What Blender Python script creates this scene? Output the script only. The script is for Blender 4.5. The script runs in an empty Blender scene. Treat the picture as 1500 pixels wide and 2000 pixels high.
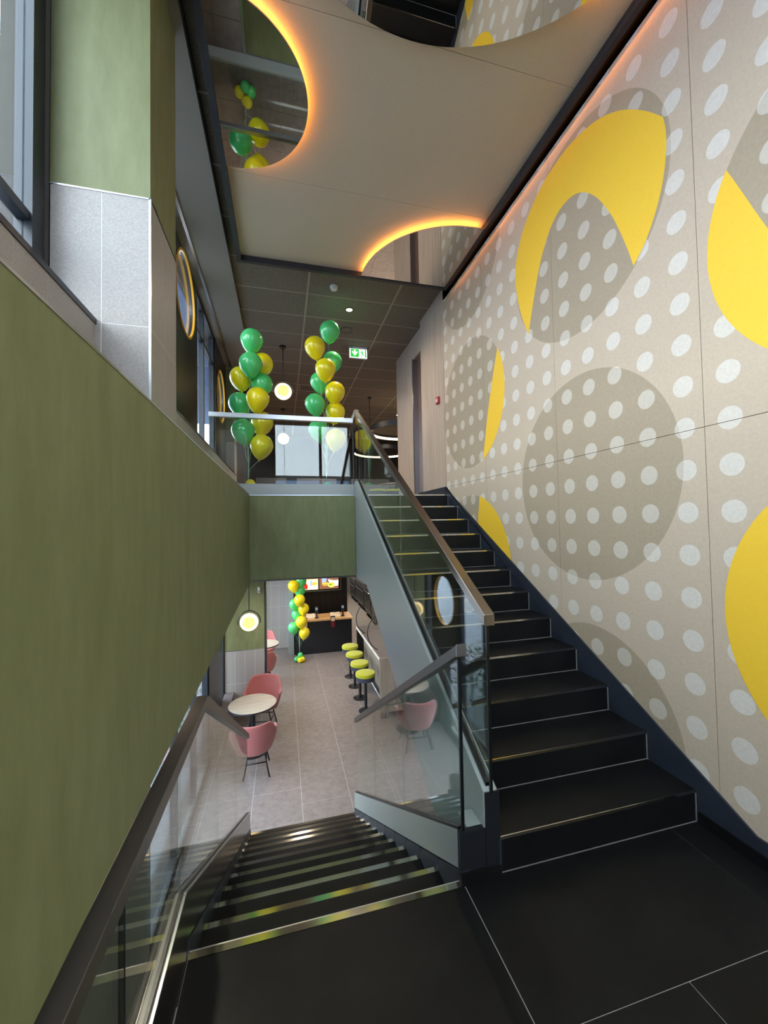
import bpy, bmesh, math, random
from mathutils import Vector, Matrix
random.seed(7)
R = math.radians
S = bpy.context.scene
COL = S.collection

# ------------------------------------------------------------------ camera
cam_d = bpy.data.cameras.new('camera'); cam = bpy.data.objects.new('camera', cam_d); COL.objects.link(cam)
yaw, pitch, roll = R(14.404), R(1.691), R(-1.038)
fw = Vector((math.sin(yaw)*math.cos(pitch), math.cos(yaw)*math.cos(pitch), math.sin(pitch)))
rt = Vector((math.cos(yaw), -math.sin(yaw), 0)); up = rt.cross(fw)
r2 = math.cos(roll)*rt + math.sin(roll)*up; u2 = -math.sin(roll)*rt + math.cos(roll)*up
cam.matrix_world = Matrix(((r2.x, u2.x, -fw.x, 0), (r2.y, u2.y, -fw.y, 0), (r2.z, u2.z, -fw.z, 1.6113), (0, 0, 0, 1)))
cam_d.sensor_fit = 'VERTICAL'; cam_d.sensor_height = 36.0; cam_d.lens = 772.5/2000*36.0
cam_d.clip_start = 0.02; cam_d.clip_end = 300
S.camera = cam

# ------------------------------------------------------------------ world, exposure
S.view_settings.view_transform = 'Standard'; S.view_settings.look = 'None'
S.view_settings.gamma = 1.0; S.view_settings.use_curve_mapping = False
S.view_settings.exposure = 0.90
w = bpy.data.worlds.new('overcast_sky'); S.world = w; w.use_nodes = True
nt = w.node_tree; nt.nodes.clear()
bg = nt.nodes.new('ShaderNodeBackground'); wo = nt.nodes.new('ShaderNodeOutputWorld')
tc = nt.nodes.new('ShaderNodeTexCoord'); sep = nt.nodes.new('ShaderNodeSeparateXYZ'); cr = nt.nodes.new('ShaderNodeValToRGB')
nt.links.new(tc.outputs['Generated'], sep.inputs[0]); nt.links.new(sep.outputs['Z'], cr.inputs[0])
cr.color_ramp.elements[0].position = 0.0; cr.color_ramp.elements[0].color = (0.97, 0.975, 1.0, 1)
cr.color_ramp.elements[1].position = 0.6; cr.color_ramp.elements[1].color = (0.86, 0.92, 1.0, 1)
nt.links.new(cr.outputs[0], bg.inputs[0]); bg.inputs[1].default_value = 7.0
nt.links.new(bg.outputs[0], wo.inputs[0])
cy = S.cycles
cy.max_bounces = 14; cy.transparent_max_bounces = 24; cy.glossy_bounces = 6; cy.diffuse_bounces = 6
cy.sample_clamp_indirect = 6.0; cy.caustics_reflective = False; cy.caustics_refractive = False

# ------------------------------------------------------------------ materials
def lin(c):
    return tuple(((v/255)/12.92 if v/255 <= 0.04045 else ((v/255+0.055)/1.055)**2.4) for v in c)
class NT:
    def __init__(s, m):
        m.use_nodes = True; s.t = m.node_tree; s.t.nodes.clear()
    def n(s, typ, **kw):
        o = s.t.nodes.new(typ)
        for k, v in kw.items(): setattr(o, k, v)
        return o
    def l(s, a, b): s.t.links.new(a, b)
def principled(name, col, rough=0.5, metal=0.0, spec=0.5, emit=None, estr=0.0, noise=None, bump=None, coat=0.0, col2=None, sheen=0.0, trans=0.0):
    """noise=(scale xyz, detail, low, high) mixes col2 in; bump=(scale, strength)"""
    m = bpy.data.materials.new(name); q = NT(m)
    out = q.n('ShaderNodeOutputMaterial'); b = q.n('ShaderNodeBsdfPrincipled'); q.l(b.outputs[0], out.inputs[0])
    c = lin(col)+(1,); b.inputs['Base Color'].default_value = c
    b.inputs['Roughness'].default_value = rough; b.inputs['Metallic'].default_value = metal
    b.inputs['Specular IOR Level'].default_value = spec
    if coat: b.inputs['Coat Weight'].default_value = coat; b.inputs['Coat Roughness'].default_value = 0.1
    if sheen: b.inputs['Sheen Weight'].default_value = sheen
    if emit: b.inputs['Emission Color'].default_value = lin(emit)+(1,); b.inputs['Emission Strength'].default_value = estr
    if noise or bump:
        g = q.n('ShaderNodeNewGeometry')
    if noise:
        sc, det, lo, hi = noise
        mp = q.n('ShaderNodeMapping'); mp.inputs['Scale'].default_value = sc; q.l(g.outputs['Position'], mp.inputs[0])
        nz = q.n('ShaderNodeTexNoise'); nz.inputs['Scale'].default_value = 1.0; nz.inputs['Detail'].default_value = det; nz.inputs['Roughness'].default_value = 0.65
        q.l(mp.outputs[0], nz.inputs['Vector'])
        mr = q.n('ShaderNodeMapRange'); mr.inputs[1].default_value = lo; mr.inputs[2].default_value = hi; q.l(nz.outputs[0], mr.inputs[0])
        mx = q.n('ShaderNodeMix', data_type='RGBA'); mx.inputs[6].default_value = c
        mx.inputs[7].default_value = lin(col2)+(1,); q.l(mr.outputs[0], mx.inputs[0]); q.l(mx.outputs[2], b.inputs['Base Color'])
    if bump:
        nz = q.n('ShaderNodeTexNoise'); nz.inputs['Scale'].default_value = bump[0]; nz.inputs['Detail'].default_value = 4
        q.l(g.outputs['Position'], nz.inputs['Vector'])
        bp = q.n('ShaderNodeBump'); bp.inputs['Strength'].default_value = bump[1]; bp.inputs['Distance'].default_value = 0.01
        q.l(nz.outputs[0], bp.inputs['Height']); q.l(bp.outputs[0], b.inputs['Normal'])
    return m
def thin_glass(name, tint, refl=1.0, base=0.045):
    m = bpy.data.materials.new(name); q = NT(m)
    out = q.n('ShaderNodeOutputMaterial'); mx = q.n('ShaderNodeMixShader'); tr = q.n('ShaderNodeBsdfTransparent'); gl = q.n('ShaderNodeBsdfGlossy')
    tr.inputs[0].default_value = tint+(1,); gl.inputs['Roughness'].default_value = 0.0; gl.inputs[0].default_value = (refl, refl, refl, 1)
    lw = q.n('ShaderNodeLayerWeight'); lw.inputs[0].default_value = 0.5
    p = q.n('ShaderNodeMath', operation='POWER'); p.inputs[1].default_value = 5.0; q.l(lw.outputs['Facing'], p.inputs[0])
    ma = q.n('ShaderNodeMath', operation='MULTIPLY_ADD'); ma.inputs[1].default_value = 1-base; ma.inputs[2].default_value = base; q.l(p.outputs[0], ma.inputs[0])
    q.l(ma.outputs[0], mx.inputs[0]); q.l(tr.outputs[0], mx.inputs[1]); q.l(gl.outputs[0], mx.inputs[2]); q.l(mx.outputs[0], out.inputs[0])
    return m
def emission(name, col, strength):
    m = bpy.data.materials.new(name); q = NT(m)
    out = q.n('ShaderNodeOutputMaterial'); e = q.n('ShaderNodeEmission'); e.inputs[0].default_value = lin(col)+(1,); e.inputs[1].default_value = strength
    q.l(e.outputs[0], out.inputs[0]); return m
def wood(name, c1, c2, scale, axis, rough=0.5):
    m = bpy.data.materials.new(name); q = NT(m)
    out = q.n('ShaderNodeOutputMaterial'); b = q.n('ShaderNodeBsdfPrincipled'); q.l(b.outputs[0], out.inputs[0]); b.inputs['Roughness'].default_value = rough
    g = q.n('ShaderNodeNewGeometry'); mp = q.n('ShaderNodeMapping'); mp.inputs['Scale'].default_value = scale; q.l(g.outputs['Position'], mp.inputs[0])
    nz = q.n('ShaderNodeTexNoise'); nz.inputs['Scale'].default_value = 1; nz.inputs['Detail'].default_value = 6; nz.inputs['Roughness'].default_value = 0.7; q.l(mp.outputs[0], nz.inputs['Vector'])
    mr = q.n('ShaderNodeMapRange'); mr.inputs[1].default_value = 0.3; mr.inputs[2].default_value = 0.7; q.l(nz.outputs[0], mr.inputs[0])
    mx = q.n('ShaderNodeMix', data_type='RGBA'); mx.inputs[6].default_value = lin(c1)+(1,); mx.inputs[7].default_value = lin(c2)+(1,)
    q.l(mr.outputs[0], mx.inputs[0]); q.l(mx.outputs[2], b.inputs['Base Color']); return m

M = {}
M['green'] = principled('green_plaster', (108, 111, 69), 0.6, noise=((14, 14, 3.5), 9, 0.28, 0.78), col2=(129, 132, 91), bump=(30, 0.05))
M['green_fascia'] = M['green']
M['stone'] = principled('grey_stone_tile', (174, 166, 159), 0.5, noise=((150, 150, 150), 10, 0.35, 0.75), col2=(140, 133, 127))
M['floor_tile'] = principled('taupe_floor_tile', (139, 127, 123), 0.42, noise=((14, 14, 14), 9, 0.3, 0.75), col2=(110, 100, 97), spec=0.5)
M['kitchen_tile'] = principled('kitchen_floor_tile', (140, 136, 132), 0.45, noise=((14, 14, 14), 9, 0.3, 0.75), col2=(115, 112, 110))
M['grout'] = principled('pale_grout', (176, 170, 163), 0.85)
M['stone_grout'] = principled('white_grout', (214, 209, 204), 0.85)
M['dark_grout'] = principled('grey_grout', (120, 116, 112), 0.85)
M['black_tile'] = principled('black_porcelain_tile', (15, 15, 16), 0.42, noise=((5, 5, 5), 8, 0.42, 0.8), col2=(25, 25, 25), spec=0.2)
M['skirt'] = principled('anthracite_skirting', (34, 38, 48), 0.45, noise=((6, 6, 6), 6, 0.3, 0.8), col2=(44, 48, 58))
M['black_wall_tile'] = principled('black_wall_tile', (20, 15, 13), 0.4)
M['nosing'] = principled('brushed_steel_nosing', (226, 220, 208), 0.10, metal=1.0)
M['alu'] = principled('satin_aluminium', (188, 190, 194), 0.28, metal=1.0)
M['rail'] = principled('brushed_steel_handrail', (150, 140, 130), 0.25, metal=1.0)
M['dark_rail'] = principled('dark_bronze_handrail', (88, 82, 76), 0.34, metal=0.35)
M['curb'] = principled('grey_lacquered_stringer', (152, 156, 152), 0.32, spec=0.6)
M['dark_steel'] = principled('dark_steel_curb', (110, 108, 104), 0.24, metal=1.0)
M['black'] = principled('black_rubber_seal', (9, 10, 12), 0.35)
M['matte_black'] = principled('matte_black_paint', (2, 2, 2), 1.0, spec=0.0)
M['black_metal'] = principled('black_powder_coat', (24, 25, 30), 0.4)
M['charcoal'] = principled('charcoal_frame', (40, 43, 48), 0.4)
M['shutter'] = principled('anthracite_panel', (34, 38, 41), 0.35)
M['glass'] = thin_glass('clear_balustrade_glass', (0.90, 0.955, 0.935), 1.0, 0.07)
M['glass_gallery'] = thin_glass('clear_gallery_glass', (0.93, 0.965, 0.95), 1.0, 0.035)
M['pane'] = thin_glass('window_pane', (0.86, 0.92, 0.95), 1.0, 0.06)
M['glass_edge'] = principled('polished_glass_edge', (60, 84, 80), 0.1, spec=0.8)
M['panel'] = principled('beige_stretch_ceiling', (206, 192, 168), 0.42, noise=((60, 60, 60), 4, 0.3, 0.8), col2=(198, 184, 161), spec=0.4)
M['mirror'] = principled('ceiling_mirror', (205, 202, 198), 0.0, metal=1.0)
M['ceil_tile'] = principled('mineral_ceiling_tile', (128, 117, 104), 0.9, noise=((70, 70, 70), 6, 0.35, 0.7), col2=(98, 89, 78), bump=(90, 0.3))
M['grid'] = principled('ceiling_grid_bar', (160, 148, 134), 0.5)
M['soffit'] = principled('grey_painted_soffit', (132, 124, 112), 0.7)
M['white'] = principled('white_plastic', (225, 225, 222), 0.4)
M['wood'] = wood('pale_oak_cladding', (196, 175, 156), (164, 143, 126), (26, 26, 1.3), 'z')
M['table_wood'] = wood('ash_tabletop', (196, 184, 168), (158, 145, 130), (3, 40, 3), 'y', 0.35)
M['bar_wood'] = wood('bar_end_wood', (186, 170, 152), (156, 140, 122), (30, 30, 2), 'z')
M['counter_wood'] = wood('counter_top_wood', (224, 178, 122), (200, 150, 98), (2, 30, 30), 'x', 0.35)
M['bar_top'] = principled('slate_bar_top', (112, 104, 104), 0.4, noise=((6, 6, 6), 6, 0.3, 0.8), col2=(92, 86, 88))
M['door'] = principled('brown_door', (112, 84, 74), 0.35)
M['pink'] = principled('dusty_pink_fabric', (174, 98, 94), 0.85, noise=((120, 120, 120), 3, 0.3, 0.7), col2=(156, 84, 82), sheen=0.3)
M['lime'] = principled('lime_yellow_fabric', (180, 182, 28), 0.85, noise=((200, 200, 200), 3, 0.3, 0.7), col2=(165, 168, 20), sheen=0.2)
M['navy_fleck'] = principled('navy_flecked_fabric', (48, 54, 72), 0.85, noise=((160, 160, 160), 2, 0.55, 0.68), col2=(120, 128, 145))
M['b_green'] = principled('green_balloon_rubber', (84, 206, 116), 0.24, spec=0.6, coat=0.3)
M['b_yellow'] = principled('yellow_balloon_rubber', (248, 224, 24), 0.24, spec=0.6, coat=0.3)
M['ribbon'] = principled('pale_green_ribbon', (170, 205, 180), 0.3)
M['mural_yellow'] = principled('mural_yellow_print', (243, 194, 50), 0.62, noise=((40, 40, 40), 3, 0.3, 0.8), col2=(240, 188, 44))
M['cove'] = emission('orange_cove_tape', (255, 158, 72), 40.0)
M['led'] = emission('warm_led_tape', (255, 160, 70), 15.0)
M['lamp_white'] = emission('opal_lamp_glass', (255, 226, 170), 1.5)
M['lamp_core'] = emission('yellow_lamp_core', (250, 226, 136), 0.82)
M['ring_light'] = emission('ring_lamp_diffuser', (255, 230, 190), 2.5)
M['bulb'] = emission('downlight_lens', (255, 222, 160), 14.0)
M['red'] = principled('red_plastic', (170, 30, 36), 0.4)
M['maroon'] = principled('maroon_card', (112, 24, 32), 0.5)
M['sign_green'] = emission('exit_sign_green', (36, 170, 50), 0.9)
M['sign_white'] = emission('exit_sign_white', (240, 250, 245), 0.95)
M['scr_black'] = principled('screen_bezel', (10, 9, 9), 0.3)
for nm, c, e in (('scr_dim', (170, 180, 190), 0.35), ('scr_wood', (128, 86, 62), 1.0), ('scr_cream', (250, 226, 170), 1.1), ('scr_orange', (240, 170, 70), 1.1), ('scr_red', (220, 30, 24), 1.0), ('scr_white', (235, 232, 240), 1.1),
                 ('scr_yellow', (240, 228, 90), 1.1), ('scr_bun', (214, 150, 74), 1.0), ('scr_green', (120, 150, 50), 1.0), ('scr_blue', (150, 170, 215), 1.0), ('scr_pink', (235, 190, 195), 1.0)):
    M[nm] = emission(nm, c, e)
M['oven'] = principled('dark_stainless_oven', (98, 100, 104), 0.4, metal=0.3)
M['oven_dark'] = principled('black_oven_door', (22, 22, 24), 0.25)
M['asphalt'] = principled('outdoor_paving', (120, 124, 132), 0.8, noise=((3, 3, 3), 6, 0.3, 0.8), col2=(100, 104, 112))
M['facade'] = principled('pale_outdoor_facade', (146, 168, 204), 0.8)
M['leaf'] = principled('shrub_leaf', (88, 110, 84), 0.6)
M['plain_wall'] = principled('warm_grey_wall', (96, 86, 78), 0.8)
M['dark_wall'] = principled('dark_brown_wall', (52, 45, 40), 0.7)
M['kitchen_wall'] = principled('kitchen_wall', (150, 148, 146), 0.6)
M['lower_ceiling'] = principled('grey_lower_ceiling', (120, 114, 106), 0.8)
M['concrete'] = principled('slab_concrete', (90, 88, 84), 0.8)
M['pale_plaster'] = principled('pale_grey_green_plaster', (160, 172, 158), 0.7)
M['paper'] = principled('cream_paper', (226, 206, 178), 0.7)
M['booth'] = principled('grey_booth_fabric', (92, 94, 100), 0.85)

def mural():
    m = bpy.data.materials.new('dotted_mural_print'); q = NT(m)
    out = q.n('ShaderNodeOutputMaterial'); b = q.n('ShaderNodeBsdfPrincipled'); q.l(b.outputs[0], out.inputs[0])
    b.inputs['Roughness'].default_value = 0.55; b.inputs['Specular IOR Level'].default_value = 0.35
    g = q.n('ShaderNodeNewGeometry'); sp = q.n('ShaderNodeSeparateXYZ'); q.l(g.outputs['Position'], sp.inputs[0])
    def mth(op, a, bb=None, c=None):
        o = q.n('ShaderNodeMath', operation=op)
        for i, v in enumerate((a, bb, c)):
            if v is None: continue
            if isinstance(v, (int, float)): o.inputs[i].default_value = v
            else: q.l(v, o.inputs[i])
        return o.outputs[0]
    Y, Z = sp.outputs[1], sp.outputs[2]
    def cell(v, o, p):
        t = mth('DIVIDE', mth('SUBTRACT', v, o), p)
        t = mth('SUBTRACT', t, mth('ROUND', t)); return mth('MULTIPLY', t, p)
    dy, dz = cell(Y, 1.668, 0.2258), cell(Z, 2.101, 0.2297)
    d = mth('SQRT', mth('ADD', mth('MULTIPLY', dy, dy), mth('MULTIPLY', dz, dz)))
    dot = mth('LESS_THAN', d, 0.0565)
    br = None
    for cyy, czz, r in ((2.43, 3.745, .752), (2.43, 1.932, .75), (2.375, .217, .65), (4.18, 4.703, .75), (4.185, 2.985, .74), (4.2, 1.1, .82), (.741, 2.928, .772), (.74, 4.72, .76), (.74, -.64, .75), (-.98, 2.0, .75), (-.98, 3.75, .75), (-.98, .2, .75)):
        a = mth('SUBTRACT', Y, cyy); c = mth('SUBTRACT', Z, czz)
        e = mth('LESS_THAN', mth('ADD', mth('MULTIPLY', a, a), mth('MULTIPLY', c, c)), r*r)
        br = e if br is None else mth('MAXIMUM', br, e)
    nz = q.n('ShaderNodeTexNoise'); nz.inputs['Scale'].default_value = 60; nz.inputs['Detail'].default_value = 4; q.l(g.outputs['Position'], nz.inputs['Vector'])
    def mix(f, c1, c2):
        o = q.n('ShaderNodeMix', data_type='RGBA'); q.l(f, o.inputs[0])
        for i, v in ((6, c1), (7, c2)):
            if isinstance(v, tuple): o.inputs[i].default_value = v
            else: q.l(v, o.inputs[i])
        return o.outputs[2]
    base = mix(br, lin((195, 174, 151))+(1,), lin((168, 149, 125))+(1,))
    dcol = mix(br, lin((214, 202, 188))+(1,), lin((198, 185, 168))+(1,))
    col = mix(dot, base, dcol)
    mr = q.n('ShaderNodeMapRange'); mr.inputs[1].default_value = 0.3; mr.inputs[2].default_value = 0.7; mr.inputs[3].default_value = 0.95; mr.inputs[4].default_value = 1.05; q.l(nz.outputs[0], mr.inputs[0])
    hs = q.n('ShaderNodeHueSaturation'); q.l(mr.outputs[0], hs.inputs['Value']); q.l(col, hs.inputs['Color'])
    q.l(hs.outputs[0], b.inputs['Base Color']); return m
M['mural'] = mural()

# ------------------------------------------------------------------ mesh helpers (world coordinates; parts are stored relative to their parent)
def wloc(o):
    v = Vector((0, 0, 0))
    while o is not None: v = v + o.location; o = o.parent
    return v
def tag(o, label=None, cat=None, group=None, kind=None):
    if label: o['label'] = label
    if cat: o['category'] = cat
    if group: o['group'] = group
    if kind: o['kind'] = kind
    return o
def thing(name, loc, label, cat, group=None, kind=None):
    o = bpy.data.objects.new(name, None); COL.objects.link(o); o.location = loc; o.empty_display_size = 0.05
    return tag(o, label, cat, group, kind)
def mesh(name, verts, faces, mat, parent=None, smooth=False, origin=None, bevel=0.0):
    o0 = wloc(parent) if parent is not None else Vector(origin or (0, 0, 0))
    me = bpy.data.meshes.new(name)
    me.from_pydata([Vector(v)-o0 for v in verts], [], faces)
    bm = bmesh.new(); bm.from_mesh(me); bmesh.ops.recalc_face_normals(bm, faces=bm.faces)
    if bevel > 0:
        bmesh.ops.bevel(bm, geom=[e for e in bm.edges], offset=bevel, segments=1, affect='EDGES', clamp_overlap=True)
    bm.to_mesh(me); bm.free()
    if smooth:
        for p in me.polygons: p.use_smooth = True
    me.materials.append(M[mat] if isinstance(mat, str) else mat)
    o = bpy.data.objects.new(name, me); COL.objects.link(o)
    if parent is not None: o.parent = parent
    else: o.location = o0
    return o
def boxvf(x0, x1, y0, y1, z0, z1):
    v = [(x0, y0, z0), (x1, y0, z0), (x1, y1, z0), (x0, y1, z0), (x0, y0, z1), (x1, y0, z1), (x1, y1, z1), (x0, y1, z1)]
    return v, [(0, 3, 2, 1), (4, 5, 6, 7), (0, 1, 5, 4), (1, 2, 6, 5), (2, 3, 7, 6), (3, 0, 4, 7)]
def box(name, x0, x1, y0, y1, z0, z1, mat, parent=None, bevel=0.0, origin=None):
    v, f = boxvf(x0, x1, y0, y1, z0, z1)
    return mesh(name, v, f, mat, parent, bevel=bevel, origin=origin if origin is not None else ((x0+x1)/2, (y0+y1)/2, z0))
def boxes(name, lst, mat, parent=None, bevel=0.0):
    V, F = [], []
    for b in lst:
        v, f = boxvf(*b); n = len(V); V += v; F += [tuple(i+n for i in q) for q in f]
    return mesh(name, V, F, mat, parent, bevel=bevel, origin=V[0])
def prism(name, pts, a0, a1, axis, mat, parent=None, bevel=0.0):
    """pts = polygon in the two axes other than `axis` (in x,y,z order), extruded a0..a1"""
    def mk(p, a):
        if axis == 'x': return (a, p[0], p[1])
        if axis == 'y': return (p[0], a, p[1])
        return (p[0], p[1], a)
    n = len(pts); V = [mk(p, a0) for p in pts]+[mk(p, a1) for p in pts]
    F = [tuple(range(n)), tuple(range(2*n-1, n-1, -1))]+[(i, (i+1) % n, n+(i+1) % n, n+i) for i in range(n)]
    return mesh(name, V, F, mat, parent, bevel=bevel, origin=V[0])
def lathe(name, prof, centre, mat, parent=None, seg=24, axis='z', smooth=True, rot=None):
    V, F = [], []
    for r, h in prof:
        for i in range(seg):
            a = 2*math.pi*i/seg
            p = Vector((r*math.cos(a), r*math.sin(a), h))
            if axis == 'y': p = Vector((p.x, p.z, p.y))
            if axis == 'x': p = Vector((p.z, p.x, p.y))
            if rot is not None: p = rot @ p
            V.append(Vector(centre)+p)
    for k in range(len(prof)-1):
        for i in range(seg):
            j = (i+1) % seg
            F.append((k*seg+i, k*seg+j, (k+1)*seg+j, (k+1)*seg+i))
    F.append(tuple(range(seg))[::-1]); n = (len(prof)-1)*seg; F.append(tuple(range(n, n+seg)))
    o = mesh(name, V, F, mat, parent, smooth=False, origin=centre)
    if smooth:
        me = o.data
        for p in me.polygons: p.use_smooth = len(p.vertices) == 4
        me.update()
        try: me.set_sharp_from_angle(angle=R(40))
        except Exception: pass
    return o
def tube(name, pts, r, mat, parent=None, seg=8, closed=False, origin=None):
    pts = [Vector(p) for p in pts]; V, F = [], []; n = len(pts); prev = None
    for i, p in enumerate(pts):
        a = pts[(i-1) % n] if (closed or i > 0) else p
        b = pts[(i+1) % n] if (closed or i < n-1) else p
        d = (b-a).normalized()
        if prev is None: u = d.orthogonal().normalized()
        else: u = (prev-d*prev.dot(d)).normalized()
        prev = u; v = d.cross(u)
        for k in range(seg):
            t = 2*math.pi*k/seg; V.append(p+r*(math.cos(t)*u+math.sin(t)*v))
    for i in range(n if closed else n-1):
        for k in range(seg):
            F.append((i*seg+k, i*seg+(k+1) % seg, ((i+1) % n)*seg+(k+1) % seg, ((i+1) % n)*seg+k))
    if not closed: F += [tuple(range(seg)), tuple(range((n-1)*seg, n*seg))]
    return mesh(name, V, F, mat, parent, smooth=True, origin=origin or pts[0])
def ring_plate(name, c, r0, r1, t, mat, parent=None, axis='x', seg=48):
    prof = [(r0, -t/2), (r1, -t/2), (r1, t/2), (r0, t/2)]; V, F = [], []
    for r, h in prof:
        for i in range(seg):
            a = 2*math.pi*i/seg; p = (r*math.cos(a), r*math.sin(a), h)
            if axis == 'x': p = (p[2], p[0], p[1])
            if axis == 'y': p = (p[0], p[2], p[1])
            V.append(Vector(c)+Vector(p))
    for k in range(4):
        for i in range(seg):
            j = (i+1) % seg; k2 = (k+1) % 4
            F.append((k*seg+i, k*seg+j, k2*seg+j, k2*seg+i))
    o = mesh(name, V, F, mat, parent, smooth=True, origin=c)
    try: o.data.set_sharp_from_angle(angle=R(40))
    except Exception: pass
    return o
def holed_board(name, y0, y1, z0, z1, cyc, czc, r, x0, x1, mat, parent):
    """board in the y-z plane with a round hole"""
    seg = 64; angs = [2*math.pi*i/seg for i in range(seg)]
    for y, z in ((y0, z0), (y1, z0), (y1, z1), (y0, z1)): angs.append(math.atan2(z-czc, y-cyc) % (2*math.pi))
    angs = sorted(set(angs)); inn, outp = [], []
    for a in angs:
        cx_, sx_ = math.cos(a), math.sin(a); inn.append((cyc+r*cx_, czc+r*sx_)); t = 1e9
        if cx_ > 1e-9: t = min(t, (y1-cyc)/cx_)
        if cx_ < -1e-9: t = min(t, (y0-cyc)/cx_)
        if sx_ > 1e-9: t = min(t, (z1-czc)/sx_)
        if sx_ < -1e-9: t = min(t, (z0-czc)/sx_)
        outp.append((cyc+t*cx_, czc+t*sx_))
    n = len(angs); V = [(x0,)+p for p in inn]+[(x0,)+p for p in outp]+[(x1,)+p for p in inn]+[(x1,)+p for p in outp]; F = []
    for i in range(n):
        j = (i+1) % n
        F += [(i, j, n+j, n+i), (2*n+i, 3*n+i, 3*n+j, 2*n+j), (i, 2*n+i, 2*n+j, j), (n+i, n+j, 3*n+j, 3*n+i)]
    return mesh(name, V, F, mat, parent)
def arc(c, r, a0, a1, n, plane):
    out = []
    for i in range(n+1):
        a = a0+(a1-a0)*i/n; u, v = r*math.cos(a), r*math.sin(a)
        out.append((c[0]+u, c[1], c[2]+v) if plane == 'xz' else ((c[0]+u, c[1]+v, c[2]) if plane == 'xy' else (c[0], c[1]+u, c[2]+v)))
    return out
def smooth_poly(pts, sub=4):
    n = len(pts); out = []
    for i in range(n-1):
        p0, p1, p2, p3 = pts[max(i-1, 0)], pts[i], pts[i+1], pts[min(i+2, n-1)]
        for k in range(sub):
            t = k/sub
            out.append(tuple(0.5*((2*p1[j])+(-p0[j]+p2[j])*t+(2*p0[j]-5*p1[j]+4*p2[j]-p3[j])*t*t+(-p0[j]+3*p1[j]-3*p2[j]+p3[j])*t**3) for j in (0, 1)))
    out.append(pts[-1]); return out
def struct(o, label, cat=None):
    tag(o, label, cat, kind='structure'); return o

# key sizes
RS = 0.165; Y0 = 1.6726; G = 0.2874          # up flight: riser, first nosing, going
YD = 1.6875; GD = 0.2843                     # down flight
ZU = 1.98; ZL = -1.815                       # upper and lower floor levels
XR = 2.13; FX = -1.05                        # mural wall, window facade
ZC = 4.78; ZP = 4.70                         # tiled ceiling, hung panel
YB = -2.0                                    # wall behind the viewer

# ================================================================== SETTING
# ---- landing floor (black tiles on pale grout)
fl = thing('floor', (0.8, 0, 0), 'landing floor of large black porcelain tiles with pale joints', 'floor', kind='structure')
box('screed', -0.36, XR, YB, 1.70, -0.20, -0.004, 'grout', fl)
gx = 0.0025
rows = [(1.124, 1.6615, (-0.36, 0.767, 1.94, XR)), (0.53, 1.124, (-0.36, 0.18, 1.355, XR)), (-0.07, 0.53, (-0.36, 0.767, 1.94, XR)), (-0.67, -0.07, (-0.36, 0.18, 1.355, XR)), (-1.27, -0.67, (-0.36, 0.767, 1.94, XR)), (YB, -1.27, (-0.36, 0.18, 1.355, XR))]
for y0, y1, xs in rows:
    for a, b in zip(xs[:-1], xs[1:]):
        yy1 = y1
        if y1 > 1.6 and a > 0.7: yy1 = 1.70
        if y1 > 1.6 and a < 0: b = 0.767
        box('tile', a+gx, b-gx, y0+gx, yy1-gx, -0.02, 0.0, 'black_tile', fl)
# ---- lower floor
fl2 = thing('floor', (0.8, 8, ZL), 'lower floor of taupe stone tiles with pale joints', 'floor', kind='structure')
box('screed', FX, 5.0, YB, 20.5, ZL-0.15, ZL-0.0015, 'grout', fl2)
TW = 0.595
for i in range(-3, 8):
    x0 = 0.198+i*TW; x1 = x0+TW
    if x0 < FX: x0 = FX
    off = {0: 5.08, -1: 5.39, 1: 5.40, -2: 5.08, 2: 5.08, -3: 5.39, 3: 5.40}.get(i, 5.1+0.3*(i % 2))
    y = off-TW*2
    while y < 13.2:
        a, b = max(y, 4.45), min(y+TW, 13.2)
        if b-a > 0.03 and x1 > FX+0.02 and x0 < 5:
            box('tile', x0+0.0035, min(x1, 5)-0.0035, a+0.0035, b-0.0035, ZL-0.012, ZL, 'floor_tile', fl2)
        y += TW
box('kitchen_floor_sheet', 1.9, 5.0, 13.2, 20.4, ZL-0.012, ZL, 'kitchen_tile', fl2)
box('screed_finish', FX, XR, YB, 4.45, ZL-0.012, ZL, 'floor_tile', fl2)
# ---- upper floor slab and ledge beside the stairwell
fl3 = thing('floor', (1.0, 8, ZU), 'upper floor slab with stone tiles behind the glass gallery', 'floor', kind='structure')
box('slab', FX, 6.0, 4.87, 16.5, 0.98, ZU-0.012, 'concrete', fl3)
box('ledge_slab', FX, -0.39, YB, 4.87, 0.98, ZU-0.012, 'concrete', fl3)
for i in range(-2, 9):
    for j in range(0, 14):
        a = max(0.198+i*TW, FX); b = 0.198+(i+1)*TW; c0 = 4.86+j*TW
        if b > FX+0.03 and b <= 5.9: box('tile', a+0.002, b-0.002, c0+0.002, c0+TW-0.002, ZU-0.014, ZU, 'floor_tile', fl3)
y = YB
while y < 4.84:
    for a, b in ((FX, -0.71), (-0.71, -0.395)): box('tile', a+0.002, b-0.002, y+0.002, min(y+TW, 4.858)-0.002, ZU-0.014, ZU, 'floor_tile', fl3)
    y += TW
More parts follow.
